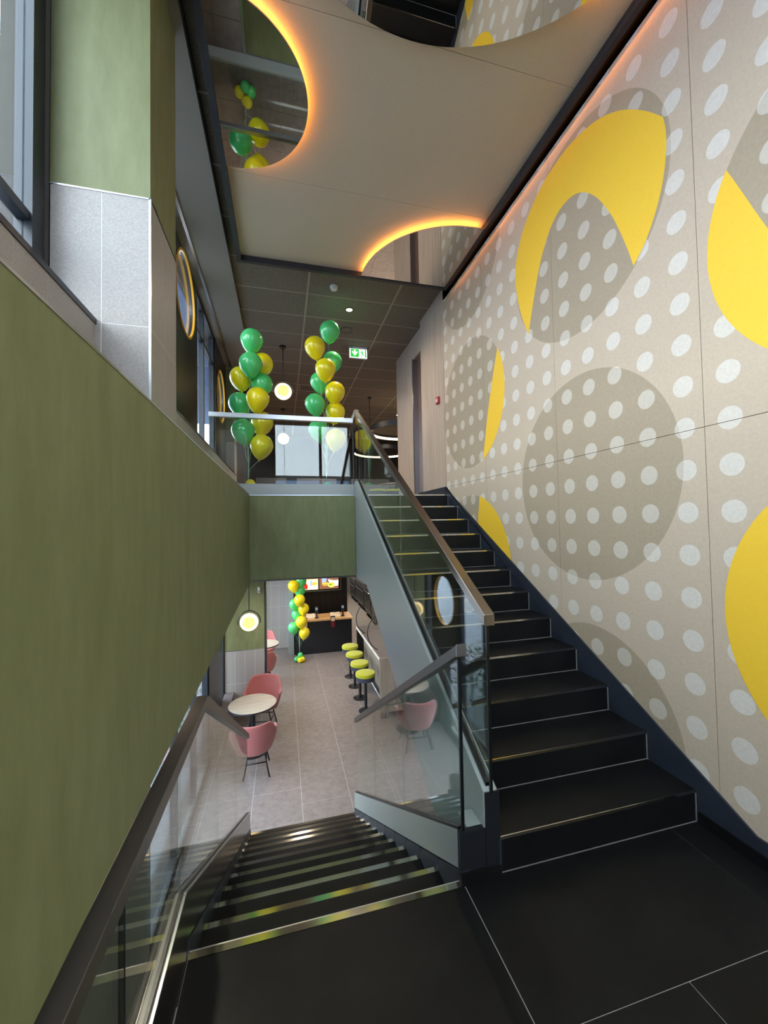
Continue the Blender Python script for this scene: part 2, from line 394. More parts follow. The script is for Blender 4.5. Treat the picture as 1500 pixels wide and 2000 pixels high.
# ---- green parapet faces
wl = prism('wall_left', [(YB, 0.86), (0.5, 0.86), (4.87, 0.958), (4.87, ZU), (YB, ZU)], -0.395, -0.372, 'x', 'green')
struct(wl, 'long olive green plastered wall along the stairwell on the left', 'wall')
box('edge_trim', -0.397, -0.3705, YB, 4.87, ZU, ZU+0.006, 'alu', wl)
wf = box('wall_front', -0.372, 0.872, 4.85, 4.87, 0.98, 1.968, 'green'); struct(wf, 'green plastered fascia below the glass gallery', 'wall')
box('edge_trim', -0.372, 0.872, 4.847, 4.871, 1.968, 1.976, 'alu', wf)
box('curb_plate', -1.0, 0.872, 4.855, 4.90, 1.976, 2.108, 'curb', wf, bevel=0.003)
box('corner_trim', -0.372, -0.368, 4.846, 4.851, 0.98, 1.968, 'green', wf)
# ---- mural wall
wr = thing('wall_right', (XR, 1.5, 0), 'tall beige mural wall with pale dots and big yellow circle segments', 'wall', kind='structure')
box('backing', XR+0.012, XR+0.16, YB-0.1, 4.90, ZL, 5.0, 'matte_black', wr)
ys = [YB, -0.71, 0.425, 1.563, 2.70, 3.835, 4.905]
for a, b in zip(ys[:-1], ys[1:]):
    for z0, z1 in ((ZL, -0.05), (-0.05, 2.085), (2.085, 4.98)):
        box('panel', XR, XR+0.012, a+0.0016, b-0.0016, z0+0.0016, z1-0.0016, 'mural', wr)
def decal(pts):
    prism('yellow_print', pts, XR-0.0012, XR, 'x', 'mural_yellow', wr)
outer = [(3.028, 3.267), (3.123, 3.489), (3.180, 3.706), (3.200, 3.874), (3.175, 4.035), (3.098, 4.185), (2.967, 4.318), (2.813, 4.405), (2.673, 4.438), (2.505, 4.449), (2.331, 4.421), (2.176, 4.361), (2.039, 4.272), (1.916, 4.158), (1.805, 4.028), (1.719, 3.907)]
right = [(1.719, 3.907), (1.706, 3.824), (1.705, 3.741), (1.719, 3.614), (1.751, 3.490), (1.802, 3.369), (1.868, 3.265), (1.945, 3.185)]
inner = [(1.945, 3.185), (1.979, 3.305), (2.027, 3.448), (2.087, 3.604), (2.152, 3.736), (2.22, 3.851), (2.294, 3.941), (2.35, 3.992), (2.421, 4.033), (2.51, 4.052), (2.606, 4.037), (2.694, 3.983), (2.774, 3.891), (2.843, 3.774), (2.905, 3.626), (2.967, 3.45), (3.028, 3.267)]
decal(smooth_poly(outer)[:-1]+smooth_poly(right)[:-1]+smooth_poly(inner)[:-1])
def carc(cy_, cz_, r, a0, a1, n=40): return [(cy_+r*math.cos(R(a0+(a1-a0)*i/n)), cz_+r*math.sin(R(a0+(a1-a0)*i/n))) for i in range(n+1)]
def ang(cy_, cz_, p): return math.degrees(math.atan2(p[1]-cz_, p[0]-cy_))
# left middle segment: between the circle's near arc and a shallow curve
c_ = (4.185, 2.985); a0 = ang(*c_, (3.547, 3.378)) % 360; a1 = ang(*c_, (3.896, 2.279)) % 360
decal(carc(c_[0], c_[1], .752, a0, a1)+smooth_poly([(3.896, 2.279), (3.785, 2.72), (3.667, 3.066), (3.547, 3.378)])[1:-1])
c_ = (4.212, 1.104)
decal(carc(c_[0], c_[1], .824, 105.5, 250)+smooth_poly([(3.93, .33), (4.03, 1.0), (4.045, 1.616), (4.021, 1.763), (3.995, 1.9)])[1:-1])
c_ = (.741, 2.928)
decal(carc(c_[0], c_[1], .773, 30.3, -95)+smooth_poly([(.674, 2.158), (.95, 2.36), (1.12, 2.6), (1.254, 2.911), (1.339, 3.136), (1.409, 3.319)])[1:-1])
prism('yellow_print', carc(.739, 1.15, .7625, 0, 360, 72)[:-1], XR-0.0012, XR, 'x', 'mural_yellow', wr)
br_ = prism('baseboard_right', [(YB, 0.0), (1.66, 0.0), (4.83, 1.82), (4.83, 1.98), (4.905, 1.98), (4.905, 2.09), (4.935, 2.09), (1.40, 0.125), (YB, 0.125)], XR-0.013, XR-0.0015, 'x', 'skirt')
struct(br_, 'dark blue-grey skirting climbing the mural wall beside the steps', 'skirting')
box('landing_tile_skirting', XR-0.022, XR-0.013, YB, 1.66, 0.0, 0.062, 'black_tile', br_)
tr1 = box('gap_shade_strip', XR-0.012, XR-0.001, YB, 4.86, 4.605, ZC, 'matte_black'); struct(tr1, 'black shadow gap trim along the top of the mural wall', 'trim')  # dark band in the gap, painted as a black strip on the wall
# ---- wood clad core after the mural
ww = thing('wall_wood', (2.2, 6, ZU), 'pale oak clad wall with a narrow brown door recess past the mural', 'wall', kind='structure')
box('core', 2.36, 3.2, 4.92, 7.35, ZU, ZC, 'dark_wall', ww)
for k, (a, b) in enumerate(((4.907, 5.20), (5.202, 5.50), (5.502, 5.79))): box('plank_panel', XR-0.004, 2.36, a, b, ZU, ZC, 'wood', ww)
for a, b in ((6.38, 6.70), (6.702, 7.02), (7.022, 7.35)): box('plank_panel', 2.19, 2.36, a, b, ZU, ZC, 'wood', ww)
box('lintel', 2.19, 2.36, 5.79, 6.38, 4.40, ZC, 'wood', ww)
dr = box('door_1', 2.27, 2.32, 5.80, 6.34, ZU, 4.40, 'door'); struct(dr, 'narrow dark brown door set in the oak wall', 'door')
box('metal_jamb', 2.18, 2.30, 6.34, 6.38, ZU, 4.42, 'alu', ww)
box('metal_jamb', 2.17, 2.30, 5.79, 5.80, ZU, 4.42, 'charcoal', ww)
bwood = box('baseboard_wood', XR-0.02, XR-0.005, 4.91, 6.0, ZU, 2.09, 'skirt'); struct(bwood, 'dark skirting board at the foot of the oak wall', 'skirting')
# ---- tiled ceiling
ce = thing('ceiling', (0.8, 8, ZC), 'dark mineral tile ceiling over the upper floor in a light grid', 'ceiling', kind='structure')
box('ceiling_slab', FX-0.1, 6.1, YB-0.1, 16.6, ZC+0.03, ZC+0.2, 'dark_wall', ce)
cx_ = [-0.565, 0.36, 1.565, 2.77, 3.975, 5.18, 6.0]
gy0 = 4.81
for a, b in zip(cx_[:-1], cx_[1:]):
    for j in range(0, 19):
        y0 = gy0+0.597*j
        if a > 3.9 and j > 16: continue
        box('ceiling_tile', a+0.011, b-0.011, y0+0.009, y0+0.588, ZC, ZC+0.03, 'ceil_tile', ce)
for j in range(0, 6): box('ceiling_tile', -0.565+0.011, 0.36, gy0-0.597*(j+1)+0.009, gy0-0.597*j-0.009, ZC, ZC+0.03, 'ceil_tile', ce)
for a in cx_[1:-1]: box('grid_bar', a-0.012, a+0.012, 4.72, 16.4, ZC-0.003, ZC+0.012, 'grid', ce)
for j in range(-6, 20): box('grid_bar', -0.565 if j >= 0 else -0.565, 6.0 if j >= 0 else -0.40, gy0+0.597*j-0.008, gy0+0.597*j+0.008, ZC-0.0025, ZC+0.011, 'grid', ce)
so = box('soffit', FX, -0.565, YB, 8.2, 4.71, ZC+0.03, 'soffit'); so.name = 'trim_2'; struct(so, 'grey painted soffit running above the windows', 'soffit')
# ---- window facade on the left
def pillar(name, x0, x1, y0, y1, z0, zs, z1, label, tw=0.21, hj=None, right_tiles=True):
    p = thing(name, ((x0+x1)/2, (y0+y1)/2, z0), label, 'pillar', kind='structure')
    box('core', x0+0.012, x1-0.0008, y0+0.0008, y1-0.002, z0, zs, 'stone_grout', p)
    box('plaster', x0, x1-0.002, y0+0.002, y1, zs+0.006, z1, 'green', p)
    n = max(1, round((x1-x0)/tw)); dw = (x1-x0)/n; zz = [z0]+[h for h in (hj or [])]+[zs]
    for i in range(n):
        for a, b in zip(zz[:-1], zz[1:]): box('stone_tile', x0+i*dw+0.0025, x0+(i+1)*dw-0.0025, y0, y0+0.012, a+0.0025, b-0.0025, 'stone', p)
    n = max(1, round((y1-y0)/tw)); dw = (y1-y0)/n
    for i in range(n):
        for a, b in zip(zz[:-1], zz[1:]): box('stone_tile', x1-0.012, x1, y0+i*dw+0.0025, y0+(i+1)*dw-0.0025, a+0.0025, b-0.0025, 'stone', p)
    box('metal_edge', x1-0.008, x1+0.003, y0-0.003, y0+0.008, z0, zs+0.006, 'alu', p)
    box('metal_edge', x0, x1, y0-0.003, y0+0.004, zs, zs+0.007, 'alu', p)
    box('metal_edge', x1-0.004, x1+0.003, y0, y1, zs, zs+0.007, 'charcoal', p)
    return p
pillar('pillar', FX, -0.622, 2.151, 2.637, ZU, 3.248, 4.71, 'green plaster pillar with grey stone base between the near windows', hj=[2.604])
pillar('pillar', FX, -0.89, 8.12, 8.5, ZU, 3.23, 4.71, 'slim green pillar with stone base at the end of the upper windows', tw=0.16)
pl = pillar('pillar', FX, -0.345, 7.8, 8.15, ZL, -0.68, 0.98, 'green pillar with stone tile base behind the downstairs table', tw=0.2, hj=[-1.275])
box('dark_edge_strip', -0.347, -0.318, 7.79, 8.16, ZL, 0.98, 'charcoal', pl)
# stone parapet strip under the upper windows
pp = thing('parapet', (-0.87, 3, ZU), 'low stone tiled parapet under the upper windows', 'parapet', kind='structure')
box('core', FX, -0.8608, YB, 8.12, ZU, 2.59, 'stone_grout', pp)
ytile = [YB]+[1.555-0.2*k for k in range(17, 0, -1)]+[1.555, 1.755, 1.955, 2.149]
for a, b in zip(ytile[:-1], ytile[1:]): box('stone_tile', -0.872, -0.86, a+0.0015, b-0.0015, ZU, 2.592, 'stone', pp)
yy = 2.64
while yy < 8.1:
    box('stone_tile', -0.872, -0.86, yy+0.0015, min(yy+0.21, 8.118)-0.0015, ZU, 2.592, 'stone', pp); yy += 0.21
box('dark_sill', FX, -0.855, YB, 2.15, 2.592, 2.618, 'charcoal', pp); box('dark_sill', FX, -0.855, 2.64, 8.12, 2.592, 2.608, 'charcoal', pp)
# outer facade around the openings: spandrels and piers
fa = thing('wall_facade', (FX-0.1, 4, ZL), 'outer facade wall holding the left windows', 'wall', kind='structure')
box('spandrel', FX-0.2, FX-0.002, YB, 13.0, 0.90, 2.60, 'dark_wall', fa); box('head', FX-0.2, FX-0.002, YB, 13.0, 4.71, 5.0, 'dark_wall', fa)
box('pier', FX-0.2, FX-0.002, 2.15, 2.64, 2.6, 4.71, 'dark_wall', fa); box('pier', FX-0.2, FX-0.002, 8.1, 13.0, 2.6, 4.71, 'dark_wall', fa)
box('plinth', FX-0.2, FX-0.002, YB, 13.0, ZL-0.15, ZL+0.06, 'dark_wall', fa); box('pier', FX-0.2, FX-0.002, 7.8, 8.15, ZL, 0.98, 'dark_wall', fa); box('pier', FX-0.2, FX-0.002, 10.9, 13.0, ZL, 0.98, 'dark_wall', fa)
box('pier', FX-0.2, FX-0.002, YB, 3.6, ZL, 0.98, 'pale_plaster', fa)
wn = [0]
def window(y0, y1, z0, z1, label, mull_y=(), mull_z=(), fw_=0.05):
    wn[0] += 1
    o = thing('window_%d' % wn[0], (FX-0.05, (y0+y1)/2, z0), label, 'window', kind='structure')
    bl = [(FX-0.08, FX-0.01, y0, y0+fw_, z0, z1), (FX-0.08, FX-0.01, y1-fw_, y1, z0, z1), (FX-0.08, FX-0.01, y0+fw_, y1-fw_, z0, z0+min(fw_, 0.03)), (FX-0.08, FX-0.01, y0+fw_, y1-fw_, z1-fw_, z1)]
    for b in bl: box('frame_bar', *b, 'charcoal', o)
    e = 0.0
    for m_ in mull_y: box('mullion', FX-0.075, FX-0.012, m_-0.03, m_+0.03, z0+fw_, z1-fw_, 'charcoal', o)
    for m_ in mull_z: box('transom', FX-0.07, FX-0.02, y0+fw_, y1-fw_, m_-0.02, m_+0.02, 'charcoal', o)
    ye = [y0+fw_]+list(mull_y)+[y1-fw_]
    for a, b in zip(ye[:-1], ye[1:]): box('pane', FX-0.05, FX-0.042, a, b, z0+fw_, z1-fw_, 'pane', o)
    return o
window(YB, 2.13, 2.62, 4.71, 'tall dark framed window at the far left above the parapet', (-0.6, 0.75), (3.0,), 0.09)
window(2.65, 4.20, 2.61, 4.71, 'upper window hidden behind the near pillar', (3.4,))
window(5.45, 6.86, 2.61, 4.71, 'narrow bright upper window between the two porthole panels', (6.02,), (4.25,))
window(3.6, 6.20, ZL+0.06, 0.92, 'lower window beneath the green stairwell wall', (4.5, 5.4))
window(7.45, 7.8, ZL+0.06, 0.92, 'slim lower window beside the green pillar')
window(8.15, 10.9, ZL+0.06, 0.92, 'lower window behind the pillar and far table', (9.5,))
def porthole(y0, y1, z0, z1, cyc, czc, label):
    o = thing('porthole_panel', (FX, (y0+y1)/2, z0), label, 'window panel')
    holed_board('board', y0, y1, z0, z1, cyc, czc, 0.455, FX-0.05, FX+0.01, 'shutter', o)
    ring_plate('yellow_rim', (FX+0.006, cyc, czc), 0.437, 0.462, 0.024, 'rim', o)
    lathe('pane', [(0.433, -0.004), (0.433, 0.004)], (FX-0.03, cyc, czc), 'pane', o, seg=48, axis='x', smooth=False)
    return o
M['rim'] = principled('ochre_porthole_rim', (236, 172, 40), 0.4)
porthole(4.22, 5.45, 2.61, 4.70, 4.835, 4.25 - 0.0, 'dark panel with yellow rimmed porthole next to the near pillar upstairs')
porthole(6.86, 8.10, 2.61, 4.70, 7.48, 3.927, 'dark panel with yellow rimmed porthole farthest along the upper windows')
porthole(6.20, 7.45, ZL+0.06, 0.92, 6.826, 0.185, 'dark panel with yellow rimmed porthole on the lower floor')
box('trim_3', -0.955, -0.925, 2.64, 8.12, 4.695, 4.71, 'alu'); struct(bpy.data.objects['trim_3'], 'thin pale curtain track below the soffit', 'track')
bench = box('trim_4', FX, -0.89, 6.5, 7.8, ZL, -1.42, 'bar_top', bevel=0.004); struct(bench, 'low slate plinth under the lower window', 'plinth')
# ---- wall behind the viewer with its big window
wb = thing('wall_back', (0.8, YB, 0), 'wall with a tall window behind the landing', 'wall', kind='structure')
BX0, BX1, BZ0, BZ1 = -0.25, 2.0, 1.55, 4.62
box('masonry', FX-0.2, BX0, YB-0.2, YB, ZL, 5.0, 'plain_wall', wb); box('masonry', BX1, XR+0.16, YB-0.2, YB, ZL, 5.0, 'plain_wall', wb)
box('masonry', BX0, BX1, YB-0.2, YB, ZL, BZ0, 'plain_wall', wb); box('masonry', BX0, BX1, YB-0.2, YB, BZ1, 5.0, 'plain_wall', wb)
wn[0] += 1
wb2 = thing('window_%d' % wn[0], (0.9, YB, BZ0), 'tall window behind the landing mirrored in the gallery glass', 'window', kind='structure')
for b in ((BX0, BX0+.07, BZ0, BZ1), (BX1-.07, BX1, BZ0, BZ1), (BX0+.07, BX1-.07, BZ0, BZ0+.07), (BX0+.07, BX1-.07, BZ1-.07, BZ1)): box('frame_bar', b[0], b[1], YB-0.12, YB-0.03, b[2], b[3], 'charcoal', wb2)
box('mullion', 1.07, 1.15, YB-0.115, YB-0.035, BZ0+.07, BZ1-.07, 'charcoal', wb2)
for a, b in ((BX0+.07, 1.07), (1.15, BX1-.07)): box('pane', a, b, YB-0.08, YB-0.072, BZ0+.07, BZ1-.07, 'pane', wb2)
# ---- enclosing walls of both floors
en = thing('wall_upper_rear', (3, 16, ZU), 'dark brown rear wall of the upper dining room', 'wall', kind='structure')
box('masonry', FX-0.2, 6.1, 14.4, 14.6, ZU, 5.0, 'dark_wall', en); box('masonry', 5.9, 6.1, 4.87, 14.4, ZU, 5.0, 'dark_wall', en)
box('masonry', FX-0.2, FX, 8.5, 14.4, ZU, 5.0, 'dark_wall', en); box('masonry', 3.2, 5.9, 4.87, 5.0, ZU, 5.0, 'dark_wall', en)
en2 = thing('wall_lower_rear', (3, 20, ZL), 'plain walls around the kitchen on the lower floor', 'wall', kind='structure')
box('masonry', 1.9, 5.1, 20.3, 20.5, ZL, 0.98, 'kitchen_wall', en2); box('masonry', 4.6, 4.8, 4.9, 20.3, ZL, 0.98, 'kitchen_wall', en2)
box('masonry', XR, 4.6, 4.9, 5.05, ZL, 0.98, 'kitchen_wall', en2); box('masonry', 1.72, 1.88, 12.06, 20.3, ZL, 0.98, 'black_wall_tile', en2)
box('masonry', FX-0.2, FX, 11.5, 12.2, ZL, 0.98, 'kitchen_wall', en2)
# grey tiled wall, column, black tiled wall behind the counter
tw_ = thing('wall_tiled', (-0.4, 11.6, ZL), 'grey stone tiled wall at the end of the lower floor', 'wall', kind='structure')
box('core', FX, 0.14, 11.5808, 11.8, ZL, 0.98, 'stone_grout', tw_)
for i in range(-5, 1):
    a = 0.083+i*0.2105
    for z0, z1 in ((ZL, -1.25), (-1.25, -0.663), (-0.663, -0.073), (-0.073, 0.51), (0.51, 0.98)):
        box('stone_tile', max(a-0.0+0.002, FX), min(a+0.2105, 0.135)-0.002, 11.58, 11.592, z0+0.002, z1-0.002, 'stone', tw_)
co = box('column', 0.125, 0.262, 10.86, 12.0, ZL, 0.98, 'curb'); struct(co, 'slim grey-green column beside the black counter', 'column')
bw = thing('wall_black', (1, 12, ZL), 'black tiled wall behind the order counter', 'wall', kind='structure')
box('core', 0.262, 1.88, 12.006, 12.06, ZL, 0.98, 'dark_grout', bw)
for i in range(0, 9):
    a = 0.188+i*0.1876
    for z0, z1 in ((ZL, -1.15), (-1.15, -0.54), (-0.54, 0.07), (0.07, 0.98)):
        x0, x1 = max(a, 0.265), min(a+0.1876, 1.877)
        box('wall_tile', x0+0.0015, x1-0.0015, 12.0, 12.006, z0+0.0015, z1-0.0015, 'black_wall_tile', bw)
lc = box('ceiling_lower', 0.9, 4.7, 4.9, 20.4, 0.955, 0.978, 'lower_ceiling'); lc.name = 'ceiling'; struct(lc, 'grey ceiling above the order counter and bar', 'ceiling')
lc2 = box('ceiling', FX, 0.86, 4.9, 14, 0.955, 0.978, 'lower_ceiling'); struct(lc2, 'grey ceiling above the pink chairs', 'ceiling')

# ================================================================== STAIRS
st = thing('staircase', (1.53, Y0, 0), 'upward flight of black tiled steps beside the dotted mural', 'staircase')
XL = 0.944; XRs = XR-0.014
for k in range(1, 13):
    y = Y0+(k-1)*G; z = k*RS
    xl = 0.952 if k == 1 else XL
    sd = 0.035 if k == 1 else 0.0
    box('riser', xl, XRs, y+0.006, y+0.020, z-RS+(0.0 if k == 1 else 0.001), z-0.014, 'black_tile', st)
    box('riser_joint', xl, XRs, y+0.004, y+0.012, z-RS-0.0005, z-RS+0.004, 'dark_grout', st)
    if k < 12:
        tr = box('tread', xl, XRs, y+0.036, y+G+0.006, z-0.014, z, 'black_tile', st)
    n_ = box('nosing', xl, XRs, y, y+0.0045, z-0.013, z+0.001, 'nosing', st)
    box('nosing_tile', xl, XRs, y+0.0045, y+0.036, z-0.013, z, 'black_tile', st)
    if k < 12: box('core', xl+0.01, XRs, y+0.02, y+G+0.02, z-RS-0.05, z-0.014, 'concrete', st)
    box('side_joint', XRs-0.004, XRs+0.0005, y+0.001, y+0.007, z-RS, z, 'dark_grout', st)
prism('side_cladding', [(1.70, -0.51), (4.237, 0.948), (4.87, 0.955), (4.87, 1.93), (4.70, 1.925), (1.70, 0.165)], 0.878, 0.942, 'x', 'curb', st)
prism('curb_panel', [(1.675, 0.165), (4.70, 1.928), (4.95, 1.928), (4.95, 2.14), (4.72, 2.14), (1.675, 0.385)], 0.872, 0.942, 'x', 'curb', st, bevel=0.002)
box('end_box', 0.878, 0.950, 1.668, 1.71, 0.0, 0.378, 'black_metal', st)
box('end_box', 0.7525, 0.878, 1.672, 1.699, 0.0, 0.222, 'black_metal', st)
box('curb_top', 0.800, 0.874, 1.699, 1.80, 0.10, 0.222, 'curb', st)
box('skirting_tile', 0.752, 0.948, 1.660, 1.672, 0.0, 0.052, 'black_tile', st)
box('step_end_tile', 0.940, 0.953, 1.664, 1.71, 0.0, 0.160, 'skirt', st)

sd_ = thing('staircase', (0.2, YD, ZL), 'downward flight of black steps with shiny metal nosings', 'staircase')
XDL, XDR = -0.362, 0.7615
for k in range(0, 11):
    y = YD+k*GD; z = -k*RS
    tp = box('tread', XDL, XDR, y-GD-0.004, y-0.027, z-0.014, z, 'black_tile', sd_) if k > 0 else sd_
    n_ = box('nosing', XDL, XDR, y-0.027, y+0.002, z-0.012, z+0.0012, 'nosing', tp)
    box('riser', XDL, XDR, y-0.010, y-0.002, z-RS, z-0.012, 'black_tile', sd_)
    if k > 0: box('core', XDL, XDR, y-GD-0.004, y-0.012, z-RS-0.05, z-0.014, 'concrete', sd_)
    # stepped side skirting tiles
    for xs0, xs1 in ((0.7535, 0.798), (-0.406, -0.3605)):
        ya, yb = y-0.02, y+GD-0.02
        if k == 10: yb = y+0.01
        za = z+0.06; zb = z+0.06-RS*(yb-ya)/GD
        prism('skirting_tile', [(ya+0.002, za), (yb-0.002, zb), (yb-0.002, z-RS), (ya+0.002, z-RS)], xs0, xs1, 'x', 'skirt', sd_)
SL = -0.5805
def dz(y, y_, z_): return z_+SL*(y-y_)
for nm, x0, x1, mt in (('curb_panel', 0.7525, 0.800, 'curb'), ):
    prism(nm, [(1.70, 0.218), (4.50, dz(4.5, 1.70, 0.218)), (4.50, dz(4.5, 1.70, 0.050)), (1.70, 0.050)], x0, x1, 'x', mt, sd_, bevel=0.001)
prism('curb_panel', [(YB+0.01, 0.245), (1.655, 0.245), (4.50, dz(4.5, 1.655, 0.235)), (4.50, dz(4.5, 1.70, 0.05)), (1.70, 0.05), (1.62, 0.004), (YB+0.01, 0.004)], -0.408, -0.3615, 'x', 'dark_steel', sd_, bevel=0.001)
prism('curb_lip', [(YB, 0.245), (1.655, 0.245), (4.50, dz(4.5, 1.655, 0.235)), (4.50, dz(4.5, 1.655, 0.249)), (1.658, 0.252), (YB, 0.252)], -0.3735, -0.3600, 'x', 'alu', sd_)
# wall under the landing edge and under the flight
box('understair_wall', -0.35, XR-0.02, 1.72, 1.80, ZL, -0.2, 'concrete', st)

# ================================================================== BALUSTRADES
def glass_quad(name, x0, x1, pts, parent):
    o = prism(name, pts, x0, x1, 'x', 'glass', parent); return o
# up flight
b1 = thing('glass_balustrade', (0.91, 3.2, 0.4), 'sloping glass balustrade with steel handrail along the upward steps', 'balustrade')
us = 0.5742
def uz(y, z0=0.385): return z0+us*(y-1.675)
for a, b in ((1.672, 3.018), (3.024, 4.384), (4.390, 4.92)):
    pts = [(a, uz(a)-0.06), (b, min(uz(b)-0.06, 2.1)), (b, uz(b, 1.165)), (a, uz(a, 1.165))]
    glass_quad('glass_panel', 0.904, 0.916, pts, b1)
prism('base_channel', [(1.69, uz(1.69)-0.002), (4.72, uz(4.72)-0.002), (4.72, uz(4.72)+0.016), (1.69, uz(1.69)+0.016)], 0.893, 0.927, 'x', 'black', b1)
prism('handrail', [(1.648, uz(1.648, 1.150)), (4.90, uz(4.90, 1.150)), (4.90, uz(4.90, 1.203)), (1.648, uz(1.648, 1.203))], 0.886, 0.938, 'x', 'rail', b1, bevel=0.002)
box('end_post', 0.9035, 0.9165, 1.664, 1.674, 0.375, 1.16, 'black', b1)
# down flight right
b2 = thing('glass_balustrade', (0.775, 3.0, -0.6), 'sloping glass balustrade between the two flights', 'balustrade')
for a, b in ((1.690, 2.603), (2.607, 3.497), (3.501, 4.40)):
    pts = [(a, dz(a, 1.7, 0.215)-0.03), (b, dz(b, 1.7, 0.215)-0.03), (b, dz(b, 1.7, 0.995)), (a, dz(a, 1.7, 0.995))]
    glass_quad('glass_panel', 0.767, 0.779, pts, b2)
prism('base_channel', [(1.705, dz(1.705, 1.7, 0.216)), (4.48, dz(4.48, 1.7, 0.216)), (4.48, dz(4.48, 1.7, 0.232)), (1.705, dz(1.705, 1.7, 0.232))], 0.758, 0.788, 'x', 'black', b2)
prism('handrail', [(1.66, dz(1.66, 1.7, 0.985)), (4.42, dz(4.42, 1.7, 0.985)), (4.42, dz(4.42, 1.7, 1.037)), (1.66, dz(1.66, 1.7, 1.037))], 0.749, 0.797, 'x', 'dark_rail', b2, bevel=0.002)
q = (1.66, dz(1.66, 1.7, 0.985))
prism('end_cap', [(1.656, dz(1.66, 1.7, 0.985)), (1.6605, dz(1.66, 1.7, 0.985)), (1.6605, dz(1.66, 1.7, 1.039)), (1.656, dz(1.66, 1.7, 1.039))], 0.749, 0.797, 'x', 'alu', b2)
box('end_post', 0.766, 0.780, 1.680, 1.692, 0.215, 1.0, 'black', b2)
# down flight left with level part on the landing
b3 = thing('glass_balustrade', (-0.385, 2.0, 0), 'glass balustrade on the left with a rail that turns down the steps', 'balustrade')
def lz(y): return min(0.742, dz(y, 1.7, 0.978))
for a, b in ((YB+0.02, -0.35), (-0.345, 1.110), (1.116, 1.655)):
    glass_quad('glass_panel', -0.391, -0.379, [(a, 0.225), (b, 0.225), (b, 0.745), (a, 0.745)], b3)
for a, b in ((1.659, 2.524), (2.528, 3.454), (3.458, 4.44)):
    pts = [(a, dz(a, 1.655, 0.235)-0.03), (b, dz(b, 1.655, 0.235)-0.03), (b, lz(b))]+([(2.106, 0.742)] if a < 2.1 else [])+[(a, lz(a))]
    glass_quad('glass_panel', -0.391, -0.379, pts, b3)
box('joint_seal', -0.392, -0.378, 1.110, 1.116, 0.235, 0.745, 'black', b3)
prism('base_channel', [(YB, 0.246), (1.655, 0.246), (4.48, dz(4.48, 1.655, 0.235)), (4.48, dz(4.48, 1.655, 0.251)), (1.66, 0.262), (YB, 0.262)], -0.400, -0.374, 'x', 'black', b3)
yk = 2.106
prism('handrail', [(YB, 0.742), (yk-0.02, 0.742), (4.43, dz(4.43, 1.7, 0.978)), (4.43, dz(4.43, 1.7, 1.03)), (yk, 0.794), (YB, 0.794)], -0.411, -0.360, 'x', 'dark_rail', b3, bevel=0.002)
# gallery
b4 = thing('glass_balustrade', (0.03, 4.87, 2.1), 'level glass balustrade of the gallery in front of the balloons', 'balustrade')
for a, b in ((-0.80, 0.028), (0.032, 0.862)): box('glass_panel', a, b, 4.868, 4.880, 2.09, 2.885, 'glass_gallery', b4)
box('handrail', -0.812, 0.865, 4.848, 4.900, 2.880, 2.935, 'alu', b4, bevel=0.002)
box('end_post', 0.862, 0.874, 4.866, 4.882, 2.10, 2.90, 'black', b4)
prism('corner_link', [(0.865, 2.90), (0.90, 3.0), (0.94, 3.0), (0.94, 3.05), (0.888, 3.05), (0.845, 2.935), (0.845, 2.90)], 4.86, 4.905, 'y', 'rail', b4)

# ================================================================== HUNG CEILING PANEL AND MIRRORS
hp = thing('ceiling_panel', (0.8, 1.3, ZP), 'beige stretched ceiling panel with dark frame hung above the stairs', 'ceiling panel')
PX0, PX1, PY1 = -0.428, 2.055, 4.66
for a, b in ((YB, 1.05), (1.053, 2.30), (2.303, 3.545), (3.548, PY1)): box('panel_sheet', PX0, PX1, a, b, ZP, ZP+0.03, 'panel', hp)
box('frame_side', PX0-0.045, PX0, YB, PY1+0.045, ZP-0.065, ZP+0.05, 'charcoal', hp); box('frame_side', PX1, PX1+0.04, YB, PY1+0.045, ZP-0.065, ZP+0.05, 'charcoal', hp)
box('frame_side', PX0, PX1, PY1, PY1+0.045, ZP-0.065, ZP+0.05, 'charcoal', hp)
box('cove_strip', PX1+0.040, PX1+0.043, YB+0.01, PY1-0.05, ZP-0.040, ZP-0.015, 'cove', hp)
def clip(pts, f):
    out = []
    for i in range(len(pts)):
        p, q = pts[i], pts[(i+1) % len(pts)]; a, b = f(p), f(q)
        if a >= 0: out.append(p)
        if (a >= 0) != (b >= 0):
            t = a/(a-b); out.append((p[0]+(q[0]-p[0])*t, p[1]+(q[1]-p[1])*t))
    return out
def mirror(cx, cyy, r, a0, a1, label):
    k_ = (ZP-0.055-1.611)/(ZP-1.611); cx *= k_; cyy *= k_; r *= k_
    o = thing('ceiling_mirror', (cx, cyy, ZP-0.055), label, 'mirror')
    pts = [(cx+r*math.cos(2*math.pi*i/120), cyy+r*math.sin(2*math.pi*i/120)) for i in range(120)]
    for f in (lambda p: p[0]-PX0-0.002, lambda p: PX1-0.002-p[0], lambda p: PY1-0.002-p[1], lambda p: p[1]-YB-0.01): pts = clip(pts, f)
    prism('mirror_disc', pts, ZP-0.056, ZP-0.050, 'z', 'mirror', o)
    prism('disc_edge', pts, ZP-0.0498, ZP-0.046, 'z', 'white', o)
    rr = r-0.030; V, F = [], []; seg = 64; k = 0
    run = []
    for i in range(seg+1):
        a = R(a0+(a1-a0)*i/seg); x, y = cx+rr*math.cos(a), cyy+rr*math.sin(a)
        ok = PX0+0.01 < x < PX1-0.01 and YB < y < PY1-0.01
        if ok: run.append((x, y, ZP-0.038))
    if len(run) > 2: tube('led_strip', run, 0.006, 'led', o, seg=6)
mirror(-0.388, 2.911, 0.603, -110, 75, 'round ceiling mirror with orange glow cut off by the left frame')
mirror(2.007, 4.716, 1.028, 150, 275, 'ceiling mirror segment with orange glow in the far right corner')
